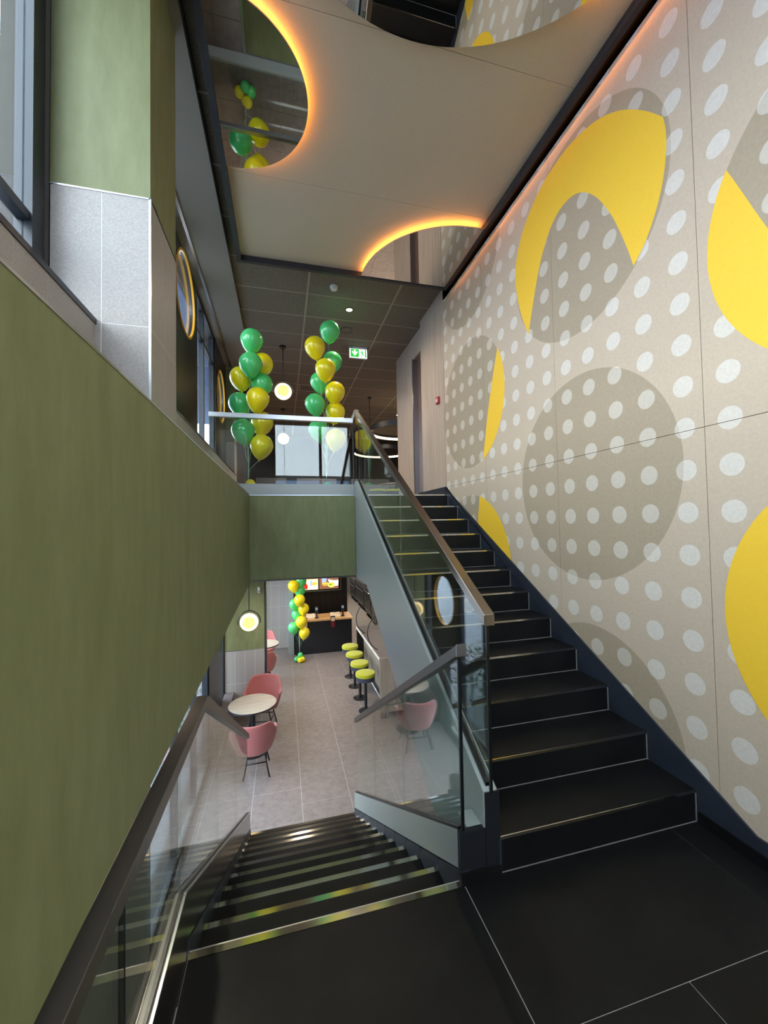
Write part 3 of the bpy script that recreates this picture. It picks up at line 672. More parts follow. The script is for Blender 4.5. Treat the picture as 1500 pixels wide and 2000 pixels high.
mirror(0.824, 1.007, 1.303, -60, 42, 'large round ceiling mirror directly above the steps')

# ================================================================== BALLOONS
def balloon_mesh():
    prof = []
    for i in range(0, 15):
        t = i/14; a = math.pi*t            # 0 top .. pi bottom
        z = math.cos(a); r = math.sin(a)
        if z < 0: r *= (1-0.30*(-z)**1.5); z *= 1.30
        prof.append((max(r, 0.015), z))
    seg = 20; V, F = [], []
    prof = prof[:-1]+[(0.07, -1.27), (0.05, -1.33), (0.095, -1.40)]
    for r, h in prof:
        for i in range(seg): V.append((r*math.cos(2*math.pi*i/seg), r*math.sin(2*math.pi*i/seg), h+1.40))
    for k in range(len(prof)-1):
        for i in range(seg): F.append((k*seg+i, (k+1)*seg+i, (k+1)*seg+(i+1) % seg, k*seg+(i+1) % seg))
    F.append(tuple(range(seg))); n = (len(prof)-1)*seg; F.append(tuple(range(n, n+seg))[::-1])
    return V, F
BV, BF = balloon_mesh()
b_data = {}
def balloon(c, col, rad, label, group, anchor, tilt, name='balloon'):
    key = (col, rad)
    if key not in b_data:
        me = bpy.data.meshes.new('balloon'); me.from_pydata([Vector(v)*rad for v in BV], [], BF)
        for p in me.polygons: p.use_smooth = True
        me.materials.append(M['b_green' if col == 'g' else 'b_yellow']); b_data[key] = me
    rot = Matrix.Rotation(tilt[1], 4, 'Y') @ Matrix.Rotation(tilt[0], 4, 'X')
    knot = Vector(c)-rot @ Vector((0, 0, 1.40*rad))
    o = thing(name, knot, label, 'balloon', group)
    sk = bpy.data.objects.new('skin', b_data[key]); COL.objects.link(sk); sk.parent = o; sk.rotation_euler = rot.to_euler()
    a = Vector(anchor); L = (a-knot); P = []
    for i in range(9):
        t = i/8; s = math.sin(math.pi*t)
        P.append(knot+Vector((0, 0, 0.01))+L*Vector((0, 0, 0)).length + Vector((L.x*min(1, t*1.6)**0.7, L.y*min(1, t*1.6)**0.7, L.z*t))+Vector((0.012*math.sin(9*t+c[0]*20)*s, 0.01*math.cos(7*t+c[2]*9)*s, 0)))
    tube('ribbon', P, 0.0022, 'ribbon', o, seg=5)
    return o
ordw = ['topmost', 'second from the top', 'third from the top', 'fourth from the top', 'fifth from the top', 'sixth from the top', 'seventh from the top', 'eighth from the top', 'ninth from the top', 'lowest']
def bouquet(lst, rad, anchor, where, group, depth):
    for k, (x, z, col, dy) in enumerate(lst):
        lb = '%s %s balloon in the bouquet %s' % (ordw[k], {'g': 'green', 'y': 'yellow'}[col], where)
        yb = depth+dy
        tl = (max(-0.35, min(0.35, -(dy)*0.9)), max(-0.4, min(0.4, (x-anchor[0])*1.1)))
        balloon((x*(yb/depth), yb, 1.611+(z-1.611)*yb/depth), col, rad, lb, group, anchor, tl)
bouquet([(-.359, 4.001, 'g', 0), (-.375, 3.69, 'g', -.13), (-.235, 3.70, 'y', .12), (-.495, 3.50, 'y', .10), (-.242, 3.438, 'g', .04), (-.294, 3.243, 'y', -.16), (-.512, 3.171, 'g', .08), (-.24, 2.937, 'y', .06), (-.475, 2.826, 'g', -.12), (-.249, 2.64, 'y', -.10)],
        0.142, (-.415, 5.27, 2.16), 'standing left on the gallery', 'balloons of the left gallery bouquet', 5.27)
bouquet([(.669, 4.338, 'g', 0), (.461, 4.094, 'y', -.08), (.70, 3.905, 'g', .14), (.603, 3.794, 'y', -.14), (.525, 3.605, 'g', .14), (.732, 3.477, 'y', -.05), (.454, 3.291, 'g', -.05), (.731, 3.189, 'y', .05), (.494, 2.932, 'g', .05), (.735, 2.812, 'y', -.10)],
        0.140, (.60, 5.52, 2.19), 'standing right on the gallery', 'balloons of the right gallery bouquet', 5.5)
bouquet([(.434, .206, 'g', 0.05), (.247, .10, 'y', -.05), (.405, -.03, 'g', .12), (.389, -.263, 'y', -.14), (.265, -.36, 'g', .10), (.49, -.489, 'y', .02), (.325, -.62, 'g', .14), (.428, -.805, 'y', -.12), (.235, -.937, 'g', 0), (.50, -1.086, 'y', -.04)],
        0.138, (.38, 10.28, -1.60), 'by the order counter downstairs', 'balloons of the counter bouquet', 10.2)
def weight(c, label, cols):
    o = thing('balloon_weight', c, label, 'balloon weight', 'balloon weights')
    offs = [(-.075, -.02, .07), (.07, -.05, .065), (0, .075, .07), (.005, -.09, .06), (0.02, 0, .16)]
    for q, cl in zip(offs, cols):
        lathe('small_balloon', [(0.064*math.sin(math.pi*i/10)+0.0005, 0.066*math.cos(math.pi*i/10)) for i in range(11)], Vector(c)+Vector(q), 'b_green' if cl == 'g' else 'b_yellow', o, seg=16)
weight((-.41, 5.27, ZU), 'cluster of mini balloons weighting the left gallery bouquet', 'ygygy')
weight((.60, 5.52, ZU), 'cluster of mini balloons weighting the right gallery bouquet', 'gggyg')
weight((.38, 10.28, ZL), 'cluster of mini balloons at the foot of the counter', 'gyyyg')

# ================================================================== LIGHT FITTINGS
def pendant(x, y, z, ztop, label):
    o = thing('pendant_lamp', (x, y, ztop), label, 'pendant lamp', 'round disc pendants')
    lathe('canopy', [(0.06, -0.025), (0.06, 0)], (x, y, ztop), 'black_metal', o)
    tube('cord', [(x, y, ztop-0.02), (x, y, z+0.188)], 0.007, 'black_metal', o)
    P = arc((x, y, z+0.01), 0.178, R(-12), R(192), 28, 'xz'); tube('hoop', P, 0.011, 'black_metal', o)
    d = lathe('glass_disc', [(0.10, -0.045), (0.14, -0.035), (0.148, 0.0), (0.14, 0.035), (0.10, 0.045)], (x, y, z), 'lamp_white', o, seg=40, axis='y')
    lathe('glowing_core', [(0.098, -0.004), (0.098, 0.004)], (x, y-0.048, z), 'lamp_core', d, seg=36, axis='y')
pendant(0.034, 7.13, 3.975, ZC, 'lit round pendant lamp nearest on the upper floor')
pendant(0.045, 11.0, 3.965, ZC, 'smaller looking round pendant lamp farther back upstairs')
pendant(-0.56, 7.03, 0.005, 0.955, 'lit round pendant lamp hanging in front of the lower green pillar')
def ring_lamp(c, r, label, cords):
    o = thing('ring_lamp', (c[0], c[1], ZC), label, 'ring lamp', 'large ring lamps')
    ring_plate('ring_body', c, r-0.03, r, 0.13, 'black_metal', o, axis='z', seg=72)
    ring_plate('diffuser', (c[0], c[1], c[2]-0.030), r-0.038, r-0.0295, 0.062, 'ring_light', o, axis='z', seg=72)
    for a in cords:
        p = (c[0]+(r-0.01)*math.cos(R(a)), c[1]+(r-0.01)*math.sin(R(a)))
        tube('cord', [(p[0], p[1], c[2]+0.02), (p[0], p[1], ZC)], 0.006, 'black_metal', o)
        lathe('canopy', [(0.05, -0.03), (0.05, 0)], (p[0], p[1], ZC), 'black_metal', o, seg=16)
ring_lamp((3.05, 9.6, 3.98), 0.92, 'large glowing ring lamp partly hidden by the oak wall', (180, 60, -60))
ring_lamp((3.35, 13.2, 4.10), 0.98, 'second glowing ring lamp lower in view behind the stair glass', (180, 60, -60))
def downlight(x, y, z, energy, label, group, vis=True, size=150, radius=0.04):
    o = thing('downlight', (x, y, z), label, 'downlight', group)
    ring_plate('bezel', (x, y, z-0.004), 0.045, 0.06, 0.008, 'charcoal', o, axis='z', seg=24)
    lathe('lens', [(0.044, -0.003), (0.044, 0.002)], (x, y, z-0.002), 'bulb', o, seg=20)
    ld = bpy.data.lights.new('spot', 'SPOT'); ld.energy = energy; ld.spot_size = R(size); ld.spot_blend = 0.8; ld.shadow_soft_size = radius; ld.color = (1.0, 0.85, 0.68)
    lo = bpy.data.objects.new('lamp_light', ld); COL.objects.link(lo); lo.parent = o; lo.location = (0, 0, -0.02)
downlight(0.985, 5.683, ZC, 55, 'glowing downlight in the dark ceiling near the exit sign', 'ceiling downlights')
for k, (x, y) in enumerate(((3.3, 8.2), (1.0, 9.1), (3.3, 11.0), (0.98, 12.0))):
    downlight(x, y, ZC, 170, ['downlight over the dining area past the oak wall', 'downlight over the middle of the upper room', 'downlight between the ring lamps', 'downlight at the back of the upper room'][k], 'ceiling downlights')
for k, (x, y, e) in enumerate(((0.25, 6.7, 55), (1.3, 5.6, 14), (0.5, 9.0, 45), (-0.6, 9.6, 25), (1.6, 7.9, 30), (1.1, 11.2, 30), (2.5, 14.5, 160), (2.6, 10.5, 40), (2.6, 17.5, 140), (-0.72, 1.9, 45))):  # last entry is an added fill, brightening the plaster behind the left glass
    downlight(x, y, 0.978 if k == 9 else 0.955, e, ['downlight warming the floor beside the pink chairs', 'downlight at the foot of the steps', 'downlight in front of the order counter', 'downlight over the far lower table', 'downlight over the bar stools', 'downlight over the order counter', 'downlight at the kitchen entrance', 'downlight behind the bar', 'downlight deep in the kitchen', 'added unseen fill light under the ledge left of the downward flight'][k], 'lower floor downlights')

# ================================================================== UPPER FLOOR ITEMS
o = thing('smoke_detector', (0.694, 5.167, ZC), 'white smoke detector on the dark ceiling', 'smoke detector')
lathe('base', [(0.055, -0.012), (0.055, 0)], (0.694, 5.167, ZC), 'white', o); lathe('sensor_head', [(0.028, -0.05), (0.044, -0.042), (0.046, -0.016), (0.05, -0.012)], (0.694, 5.167, ZC), 'white', o)
o = thing('ceiling_speaker', (1.04, 6.3, ZC), 'round dark speaker grille flush in the ceiling', 'speaker')
ring_plate('bezel', (1.04, 6.3, ZC-0.003), 0.085, 0.1, 0.008, 'charcoal', o, axis='z', seg=32); lathe('grille', [(0.085, -0.002), (0.085, 0.002)], (1.04, 6.3, ZC-0.001), 'ceil_tile', o, seg=32)
o = thing('air_vent', (0.75, 9.1, ZC), 'slatted air vent in the upper ceiling', 'air vent')
for b in ((0.39, 1.13, 8.98, 9.01), (0.39, 1.13, 9.37, 9.40), (0.39, 0.42, 9.01, 9.37), (1.10, 1.13, 9.01, 9.37)): box('frame', b[0], b[1], b[2], b[3], ZC-0.012, ZC, 'grid', o)
box('backing', 0.42, 1.10, 9.01, 9.37, ZC-0.003, ZC-0.001, 'black', o)
for i in range(17): box('slat', 0.435+i*0.04, 0.450+i*0.04, 9.01, 9.37, ZC-0.011, ZC-0.003, 'grid', o)
o = thing('exit_sign', (1.34, 6.87, 4.57), 'green emergency exit sign with arrow and running figure', 'exit sign')
box('housing', 1.181, 1.503, 6.862, 6.90, 4.572, 4.778, 'white', o, bevel=0.003)
def plate(name, pts, mt, y): prism(name, pts, y, y+0.0015, 'y', mt, o)
plate('white_field', [(1.184, 4.577), (1.50, 4.577), (1.50, 4.738), (1.184, 4.738)], 'sign_white', 6.8605)
plate('green_field', [(1.203, 4.592), (1.352, 4.592), (1.352, 4.733), (1.203, 4.733)], 'sign_green', 6.859)
plate('door_post', [(1.462, 4.592), (1.484, 4.592), (1.484, 4.733), (1.462, 4.733)], 'sign_green', 6.859)
plate('arrow', [(1.263, 4.718), (1.293, 4.718), (1.293, 4.668), (1.325, 4.703), (1.325, 4.665), (1.278, 4.612), (1.231, 4.665), (1.231, 4.703), (1.263, 4.668)], 'sign_white', 6.8575)
def limb(a, b, w_):
    d = Vector((b[0]-a[0], b[1]-a[1])).normalized(); n = Vector((-d.y, d.x))*w_
    plate('runner', [(a[0]+n.x, a[1]+n.y), (b[0]+n.x, b[1]+n.y), (b[0]-n.x, b[1]-n.y), (a[0]-n.x, a[1]-n.y)], 'sign_green', 6.859)
limb((1.402, 4.700), (1.418, 4.655), 0.011); limb((1.418, 4.66), (1.402, 4.62), 0.006); limb((1.402, 4.624), (1.395, 4.594), 0.006); limb((1.416, 4.66), (1.432, 4.63), 0.006); limb((1.430, 4.632), (1.462, 4.632), 0.005)
limb((1.402, 4.692), (1.385, 4.672), 0.004); limb((1.387, 4.673), (1.365, 4.678), 0.004); limb((1.405, 4.698), (1.43, 4.695), 0.004); limb((1.43, 4.697), (1.446, 4.672), 0.004)
plate('runner', [(1.394+0.009*math.cos(i*R(30)), 4.717+0.009*math.sin(i*R(30))) for i in range(12)], 'sign_green', 6.859)
box('maker_mark', 1.196, 1.245, 6.8605, 6.863, 4.757, 4.769, 'charcoal', o)
o = thing('fire_alarm', (2.10, 5.1, 3.25), 'red fire alarm call point on the oak wall', 'fire alarm')
box('case', 2.095, 2.126, 5.055, 5.145, 3.265, 3.36, 'red', o, bevel=0.004); box('press_plate', 2.092, 2.0955, 5.075, 5.125, 3.29, 3.335, 'white', o)
for x, y, lb in ((2.30, 9.6, 'left low round pouf with lime top beyond the top step'), (2.73, 9.6, 'right low round pouf with lime top beyond the top step')):
    o = thing('pouf', (x, y, ZU), lb, 'pouf', 'lime topped poufs')
    lathe('body', [(0.2, 0.02), (0.205, 0.05), (0.205, 0.44)], (x, y, ZU), 'navy_fleck', o, seg=32); lathe('cushion', [(0.2, 0.44), (0.208, 0.445), (0.208, 0.465), (0.195, 0.49), (0.1, 0.50)], (x, y, ZU), 'lime', o, seg=32)
o = thing('dining_table', (3.1, 10.6, ZU), 'round table on the upper floor behind the poufs', 'table')
lathe('tabletop', [(0.5, 0.70), (0.5, 0.73)], (3.1, 10.6, ZU), 'table_wood', o, seg=36); lathe('pedestal', [(0.25, 0), (0.25, 0.02), (0.04, 0.03), (0.04, 0.70)], (3.1, 10.6, ZU), 'black_metal', o)
for k, (x, w_, lb) in enumerate(((-0.35, 0.95, 'grey upholstered booth bench left at the back upstairs'), (1.1, 1.3, 'grey upholstered booth bench in the middle at the back upstairs'), (2.9, 1.3, 'grey upholstered booth bench right at the back upstairs'))):
    o = thing('booth_bench', (x, 12.9, ZU), lb, 'bench', 'booth benches')
    box('seat', x-w_/2, x+w_/2, 12.6, 13.1, ZU+0.12, ZU+0.45, 'booth', o, bevel=0.02); box('backrest', x-w_/2, x+w_/2, 13.05, 13.22, ZU+0.12, ZU+1.15, 'booth', o, bevel=0.02); box('plinth', x-w_/2+0.03, x+w_/2-0.03, 12.65, 13.2, ZU, ZU+0.12, 'black_metal', o)

# ================================================================== LOWER FLOOR ITEMS
def shell_chair(x, y, rz, label, group='dusty pink shell chairs'):
    """local: back at -y, seat opens towards +y"""
    o = thing('armchair', (x, y, ZL), label, 'chair', group); o.rotation_euler = (0, 0, rz)
    def add(name, V, F, mat, sm=True, par=None):
        me = bpy.data.meshes.new(name); me.from_pydata(V, [], F)
        bm = bmesh.new(); bm.from_mesh(me); bmesh.ops.recalc_face_normals(bm, faces=bm.faces); bm.to_mesh(me); bm.free()
        for p in me.polygons: p.use_smooth = sm
        me.materials.append(M[mat]); q = bpy.data.objects.new(name, me); COL.objects.link(q); q.parent = o; return q
    nth, nr = 28, 9; V, F = [], []
    for i in range(nth+1):
        th = -1.95+3.9*i/nth; a = abs(th)
        s = min(1, max(0, (a-0.75)/0.65)); s = s*s*(3-2*s)
        top = 0.79-0.17*s-0.04*max(0, a-1.5)
        for j in range(nr+1):
            t = j/nr; z = 0.34+(top-0.34)*t
            fl_ = 0.74+0.30*min(1, t*1.25)**0.8
            rx, ry = 0.275*fl_, 0.265*fl_
            V.append((rx*math.sin(th), -ry*math.cos(th)-0.05*t*max(0, math.cos(th)), z))
    for i in range(nth):
        for j in range(nr): F.append((i*(nr+1)+j, (i+1)*(nr+1)+j, (i+1)*(nr+1)+j+1, i*(nr+1)+j+1))
    sh = add('backrest_shell', V, F, 'pink'); md = sh.modifiers.new('t', 'SOLIDIFY'); md.thickness = 0.035; md.offset = 1; b = sh.modifiers.new('s', 'SUBSURF'); b.levels = 1; b.render_levels = 2
    V, F = [], []; seg = 28
    for r_, z in ((0.05, 0.345), (0.20, 0.35), (0.235, 0.38), (0.24, 0.42), (0.22, 0.445), (0.12, 0.45)):
        for i in range(seg):
            a = 2*math.pi*i/seg; V.append((r_*math.cos(a), r_*math.sin(a)*1.02+0.03, z))
    for k in range(5):
        for i in range(seg): F.append((k*seg+i, k*seg+(i+1) % seg, (k+1)*seg+(i+1) % seg, (k+1)*seg+i))
    F += [tuple(range(seg)), tuple(range(5*seg, 6*seg))]
    add('seat', V, F, 'pink')
    def rod(name, a, b, r_):
        a, b = Vector(a), Vector(b); d = (b-a).normalized(); u = d.orthogonal().normalized(); v = d.cross(u); V = []; n = 8
        for p in (a, b):
            for k in range(n): V.append(p+r_*(math.cos(2*math.pi*k/n)*u+math.sin(2*math.pi*k/n)*v))
        add(name, V, [(k, (k+1) % n, n+(k+1) % n, n+k) for k in range(n)]+[tuple(range(n)), tuple(range(n, 2*n))], 'black_metal')
    for sx in (-1, 1):
        for sy in (-1, 1): rod('leg', (0.13*sx, 0.03+0.13*sy, 0.36), (0.205*sx, 0.03+0.20*sy, 0.0), 0.011)
        rod('stretcher', (0.165*sx, 0.03-0.165, 0.19), (0.165*sx, 0.03+0.165, 0.19), 0.009)
    rod('stretcher', (-0.165, 0.03-0.165, 0.19), (0.165, 0.03-0.165, 0.19), 0.009); rod('stretcher', (-0.165, 0.03+0.165, 0.19), (0.165, 0.03+0.165, 0.19), 0.009)
    return o
def cafe_table(x, y, label):
    o = thing('cafe_table', (x, y, ZL), label, 'table', 'round cafe tables')
    lathe('tabletop', [(0.335, 0.705), (0.35, 0.712), (0.35, 0.728), (0.348, 0.73)], (x, y, ZL), 'table_wood', o, seg=48)
    ring_plate('edge_band', (x, y, ZL+0.717), 0.347, 0.352, 0.022, 'charcoal', o, axis='z', seg=48)
    lathe('pedestal', [(0.20, 0.0), (0.20, 0.015), (0.05, 0.03), (0.04, 0.06), (0.04, 0.70)], (x, y, ZL), 'black_metal', o)
    lathe('sticker', [(0.022, 0), (0.022, 0.001)], (x+0.20, y+0.10, ZL+0.7305), 'counter_wood', o, seg=16, smooth=False)
cafe_table(-0.47, 6.42, 'round wood-look table with a dark edge by the lower window')
shell_chair(-0.42, 5.90, R(2), 'pink shell chair nearest the steps with its back to the viewer')
shell_chair(-0.36, 7.14, R(172), 'pink shell chair facing the viewer behind the round table')
cafe_table(-0.46, 9.55, 'far round table half hidden by the lower green pillar')
shell_chair(-0.50, 10.2, R(178), 'pink shell chair beyond the far table, only its edge visible')
shell_chair(-0.46, 8.98, R(2), 'pink shell chair in front of the far table behind the pillar')
for k, y in enumerate((7.23, 7.79, 8.37, 8.93)):
    x = 1.447
    o = thing('bar_stool', (x, y, ZL), ['nearest', 'second', 'third', 'farthest'][k]+' of the four lime topped bar stools along the bar', 'stool', 'lime topped bar stools')
    lathe('cushion', [(0.17, 0.635), (0.183, 0.645), (0.185, 0.675), (0.175, 0.70), (0.10, 0.708), (0.01, 0.708)], (x, y, ZL), 'lime', o, seg=36)
    lathe('seat_base', [(0.15, 0.56), (0.172, 0.565), (0.178, 0.634)], (x, y, ZL), 'navy_fleck', o, seg=36)
    lathe('pole', [(0.028, 0.012), (0.028, 0.562)], (x, y, ZL), 'black_metal', o, seg=16)
    lathe('base_plate', [(0.135, 0.0), (0.135, 0.01), (0.06, 0.016)], (x, y, ZL), 'black_metal', o, seg=28)
ZB = -0.765
o = thing('bar_counter', (1.9, 8.0, ZL), 'long bar counter with slate top and pale wood end panel', 'bar counter')
box('worktop', 1.64, 2.18, 6.865, 9.15, ZB-0.04, ZB, 'bar_top', o, bevel=0.002)
box('edge_strip', 1.628, 1.64, 6.865, 9.15, ZB-0.042, ZB+0.001, 'white', o)
box('end_panel', 1.625, 2.18, 6.845, 6.866, -1.705, ZB+0.001, 'bar_wood', o); box('front_panel', 1.80, 1.83, 6.866, 9.13, -1.70, ZB-0.04, 'soffit', o)
box('kick_plate', 1.795, 1.80, 6.866, 9.13, -1.74, -1.62, 'black', o)
for y in (6.86, 9.08): box('foot', 1.64, 1.69, y, y+0.05, ZL, -1.70, 'charcoal', o); box('foot', 2.10, 2.15, y, y+0.05, ZL, -1.70, 'charcoal', o)
box('end_panel', 1.64, 2.18, 9.13, 9.15, -1.705, ZB-0.04, 'black_wall_tile', o)
tube('foot_rail', [(1.70, 6.95, -1.56), (1.70, 9.05, -1.56)], 0.016, 'alu', o)
for y in (6.95, 8.0, 9.05): tube('rail_bracket', [(1.70, y, -1.56), (1.80, y, -1.56)], 0.010, 'alu', o)
for y, lb in ((7.34, 'nearer black wire hoop standing on the bar edge'), (8.5, 'farther black wire hoop standing on the bar edge')):
    h = thing('wire_hoop', (1.634, y, ZB), lb, 'hoop', 'wire hoops on the bar')
    cxx, czz, rr = 1.885, -0.44, 0.365
    P = arc((cxx, y, czz), rr, math.asin((ZB-czz)/rr)+0.02, math.pi-math.asin((ZB-czz)/rr)-0.02, 40, 'xz'); tube('wire', P, 0.008, 'black_metal', h)
    box('brass_clip', 1.622, 1.640, y-0.012, y+0.012, ZB-0.03, ZB+0.012, 'counter_wood', h)
# order counter
o = thing('order_counter', (1.05, 11.0, ZL), 'black fronted order counter with light wood top', 'counter')
box('body', 0.29, 1.80, 10.76, 11.40, ZL+0.02, -0.955, 'black_metal', o); box('worktop', 0.275, 1.825, 10.72, 11.45, -0.955, -0.915, 'counter_wood', o, bevel=0.003); box('plinth', 0.31, 1.78, 10.78, 11.38, ZL, ZL+0.02, 'black', o)
for x, y, lb in ((0.87, 10.93, 'card terminal left on the order counter'), (1.59, 10.97, 'card terminal right on the order counter')):
    t = thing('card_terminal', (x, y, -0.915), lb, 'card terminal', 'card terminals')
    lathe('foot', [(0.06, 0), (0.06, 0.012), (0.02, 0.02), (0.016, 0.12)], (x, y, -0.915), 'black_metal', t, seg=16)
    dv = prism('device', [(y-0.02, -0.80), (y+0.01, -0.80), (y+0.06, -0.62), (y+0.03, -0.62)], x-0.04, x+0.04, 'x', 'black_metal', t); prism('display', [(y+0.004, -0.70), (y+0.022, -0.64), (y+0.02, -0.638), (y+0.002, -0.698)], x-0.03, x+0.03, 'x', 'scr_dim', dv)
for x0, x1, y, lb in ((0.60, 0.84, 11.0, 'cream menu tray left on the order counter'), (1.25, 1.52, 10.97, 'cream menu tray right on the order counter')):
    t = thing('menu_tray', ((x0+x1)/2, y, -0.915), lb, 'tray', 'cream menu trays')
    prism('board', [(y-0.06, -0.915), (y+0.16, -0.915), (y+0.16, -0.83), (y+0.145, -0.83), (y-0.06, -0.905)], x0, x1, 'x', 'paper', t); box('clip', (x0+x1)/2-0.04, (x0+x1)/2+0.04, y+0.14, y+0.165, -0.84, -0.80, 'black_metal', t)
t = box('clipboard', 0.95, 1.13, 10.98, 11.20, -0.915, -0.900, 'counter_wood'); tag(t, 'flat brown clipboard between the terminals on the counter', 'clipboard')
t = thing('card_holder', (1.285, 10.72, -1.12), 'dark red card holder hanging on the counter front', 'card holder')
box('pocket', 1.225, 1.335, 10.685, 10.718, -1.13, -0.90, 'maroon', t, bevel=0.003); box('cards', 1.235, 1.325, 10.68, 10.70, -0.965, -0.87, 'paper', t); box('frame', 1.22, 1.34, 10.70, 10.7195, -0.90, -0.84, 'black_metal', t)
t = thing('card_holder', (0.57, 10.72, -1.10), 'wooden card holder on the counter front behind the balloons', 'card holder')
box('pocket', 0.50, 0.60, 10.685, 10.718, -1.12, -0.86, 'counter_wood', t, bevel=0.003); box('frame', 0.49, 0.61, 10.70, 10.7195, -0.90, -0.84, 'black_metal', t)
# menu screens
def screen(x0, x1, label):
    t = thing('menu_screen', ((x0+x1)/2, 11.97, -0.3), label, 'screen', 'menu screens')
    box('bezel', x0-0.02, x1+0.02, 11.955, 12.0, -0.335, 0.42, 'scr_black', t); return t
def art(t, name, pts, mt, k): prism(name, pts, 11.9545-0.0012*k, 11.9557-0.0012*k, 'y', mt, t)
def ell(cx, cz, a, b, n=24): return [(cx+a*math.cos(2*math.pi*i/n), cz+b*math.sin(2*math.pi*i/n)) for i in range(n)]
def rect(x0, x1, z0, z1): return [(x0, z0), (x1, z0), (x1, z1), (x0, z1)]
t = screen(1.04, 1.615, 'menu screen with burger and salad plate on wood, right of two')
art(t, 'picture', rect(1.04, 1.615, -0.305, 0.40), 'scr_wood', 1); art(t, 'banner', rect(1.04, 1.615, 0.03, 0.12), 'scr_cream', 2)
art(t, 'carton', [(1.12, -0.12), (1.24, -0.10), (1.27, 0.05), (1.11, 0.05)], 'scr_blue', 3); art(t, 'napkin', [(1.30, -0.02), (1.45, -0.06), (1.615, -0.06), (1.60, -0.22), (1.45, -0.24), (1.33, -0.12)], 'scr_white', 3)
art(t, 'burger', ell(1.215, -0.155, 0.095, 0.062), 'scr_bun', 4); art(t, 'burger_filling', rect(1.13, 1.30, -0.175, -0.155), 'scr_green', 5); art(t, 'burger_cheese', rect(1.125, 1.305, -0.155, -0.135), 'scr_yellow', 5)
art(t, 'plate', ell(1.40, -0.19, 0.11, 0.075), 'scr_yellow', 5); art(t, 'salad', ell(1.38, -0.18, 0.06, 0.035), 'scr_green', 6); art(t, 'chicken', ell(1.43, -0.15, 0.05, 0.04), 'scr_orange', 7)
t = screen(0.46, 1.005, 'menu screen with orange dessert picture, left of two')
art(t, 'picture', rect(0.46, 1.005, -0.305, 0.40), 'scr_cream', 1); art(t, 'banner', rect(0.46, 1.005, 0.0, 0.08), 'scr_orange', 2)
art(t, 'glow', ell(0.87, -0.13, 0.11, 0.05), 'scr_orange', 3); art(t, 'cup', rect(0.77, 0.83, -0.20, -0.03), 'scr_blue', 4); art(t, 'sundae', ell(0.80, -0.25, 0.08, 0.055), 'scr_pink', 5); art(t, 'red_badge', [(0.58, -0.12), (0.64, -0.08), (0.70, -0.18), (0.69, -0.29), (0.61, -0.29)], 'scr_red', 6); art(t, 'price_box', rect(0.90, 1.0, -0.30, -0.23), 'scr_white', 5)
ls = box('screen_ledge', 0.28, 1.69, 11.93, 12.0, -0.362, -0.340, 'alu'); tag(ls, 'thin silver ledge below the menu screens', 'ledge')
lp = box('screen_post', 1.672, 1.69, 11.94, 12.0, -0.340, 0.42, 'alu'); tag(lp, 'thin silver upright at the right of the menu screens', 'post')
# kitchen appliances
def oven(x0, y0, y1, h, label):
    t = thing('oven', (x0+0.4, (y0+y1)/2, ZL), label, 'oven', 'kitchen ovens')
    box('body', x0+0.02, x0+0.85, y0, y1, ZL+0.12, ZL+h, 'oven', t, bevel=0.008); dd = box('door', x0, x0+0.022, y0+0.06, y1-0.06, ZL+0.20, ZL+h-0.32, 'oven_dark', t, bevel=0.004)
    box('window', x0-0.003, x0+0.002, y0+0.16, y1-0.16, ZL+0.30, ZL+h-0.45, 'black', dd); tube('handle', [(x0-0.04, y0+0.12, ZL+h-0.37), (x0-0.04, y1-0.12, ZL+h-0.37)], 0.012, 'alu', dd)
    cp = box('control_panel', x0-0.002, x0+0.02, y0+0.05, y1-0.05, ZL+h-0.28, ZL+h-0.06, 'oven', t)
    for k in range(4): lathe('knob', [(0.025, -0.03), (0.025, 0)], (x0-0.002, y0+0.18+k*(y1-y0-0.36)/3, ZL+h-0.17), 'black_metal', cp, seg=12, axis='x')
    for yy in (y0+0.08, y1-0.08):
        lathe('caster', [(0.05, -0.02), (0.05, 0.02)], (x0+0.10, yy, ZL+0.05), 'black', t, seg=16, axis='x'); box('caster_bracket', x0+0.07, x0+0.13, yy-0.02, yy+0.02, ZL+0.05, ZL+0.125, 'oven', t)
        lathe('caster', [(0.05, -0.02), (0.05, 0.02)], (x0+0.75, yy, ZL+0.05), 'black', t, seg=16, axis='x'); box('caster_bracket', x0+0.72, x0+0.78, yy-0.02, yy+0.02, ZL+0.05, ZL+0.125, 'oven', t)
    box('back_splash', x0+0.78, x0+0.85, y0, y1, ZL+h, ZL+h+0.25, 'oven', t); box('hob_top', x0+0.05, x0+0.75, y0+0.03, y1-0.03, ZL+h, ZL+h+0.015, 'oven_dark', t)
oven(3.05, 17.2, 18.6, 1.05, 'dark kitchen range on casters farthest back'); oven(3.05, 15.2, 17.0, 1.15, 'dark kitchen range on casters in the middle'); oven(3.0, 13.75, 14.9, 1.30, 'dark kitchen oven nearest the bar')
for k, (x, y, z) in enumerate(((3.3, 15.9, ZL+1.17), (3.45, 16.4, ZL+1.17), (3.2, 16.6, ZL+1.17))):
    t = thing('saucepan', (x, y, z), ['steel saucepan nearest on the middle range', 'steel saucepan at the rear of the middle range', 'steel saucepan at the far end of the middle range'][k], 'saucepan', 'saucepans')
    lathe('pot', [(0.10, 0), (0.11, 0.01), (0.11, 0.12), (0.10, 0.12), (0.10, 0.02)], (x, y, z), 'alu', t); tube('handle', [(x-0.10, y, z+0.09), (x-0.28, y-0.03, z+0.10)], 0.010, 'black_metal', t)
t = thing('kitchen_cabinet', (3.2, 13.2, ZL), 'low dark cabinet with an orange wood front by the ovens', 'cabinet')
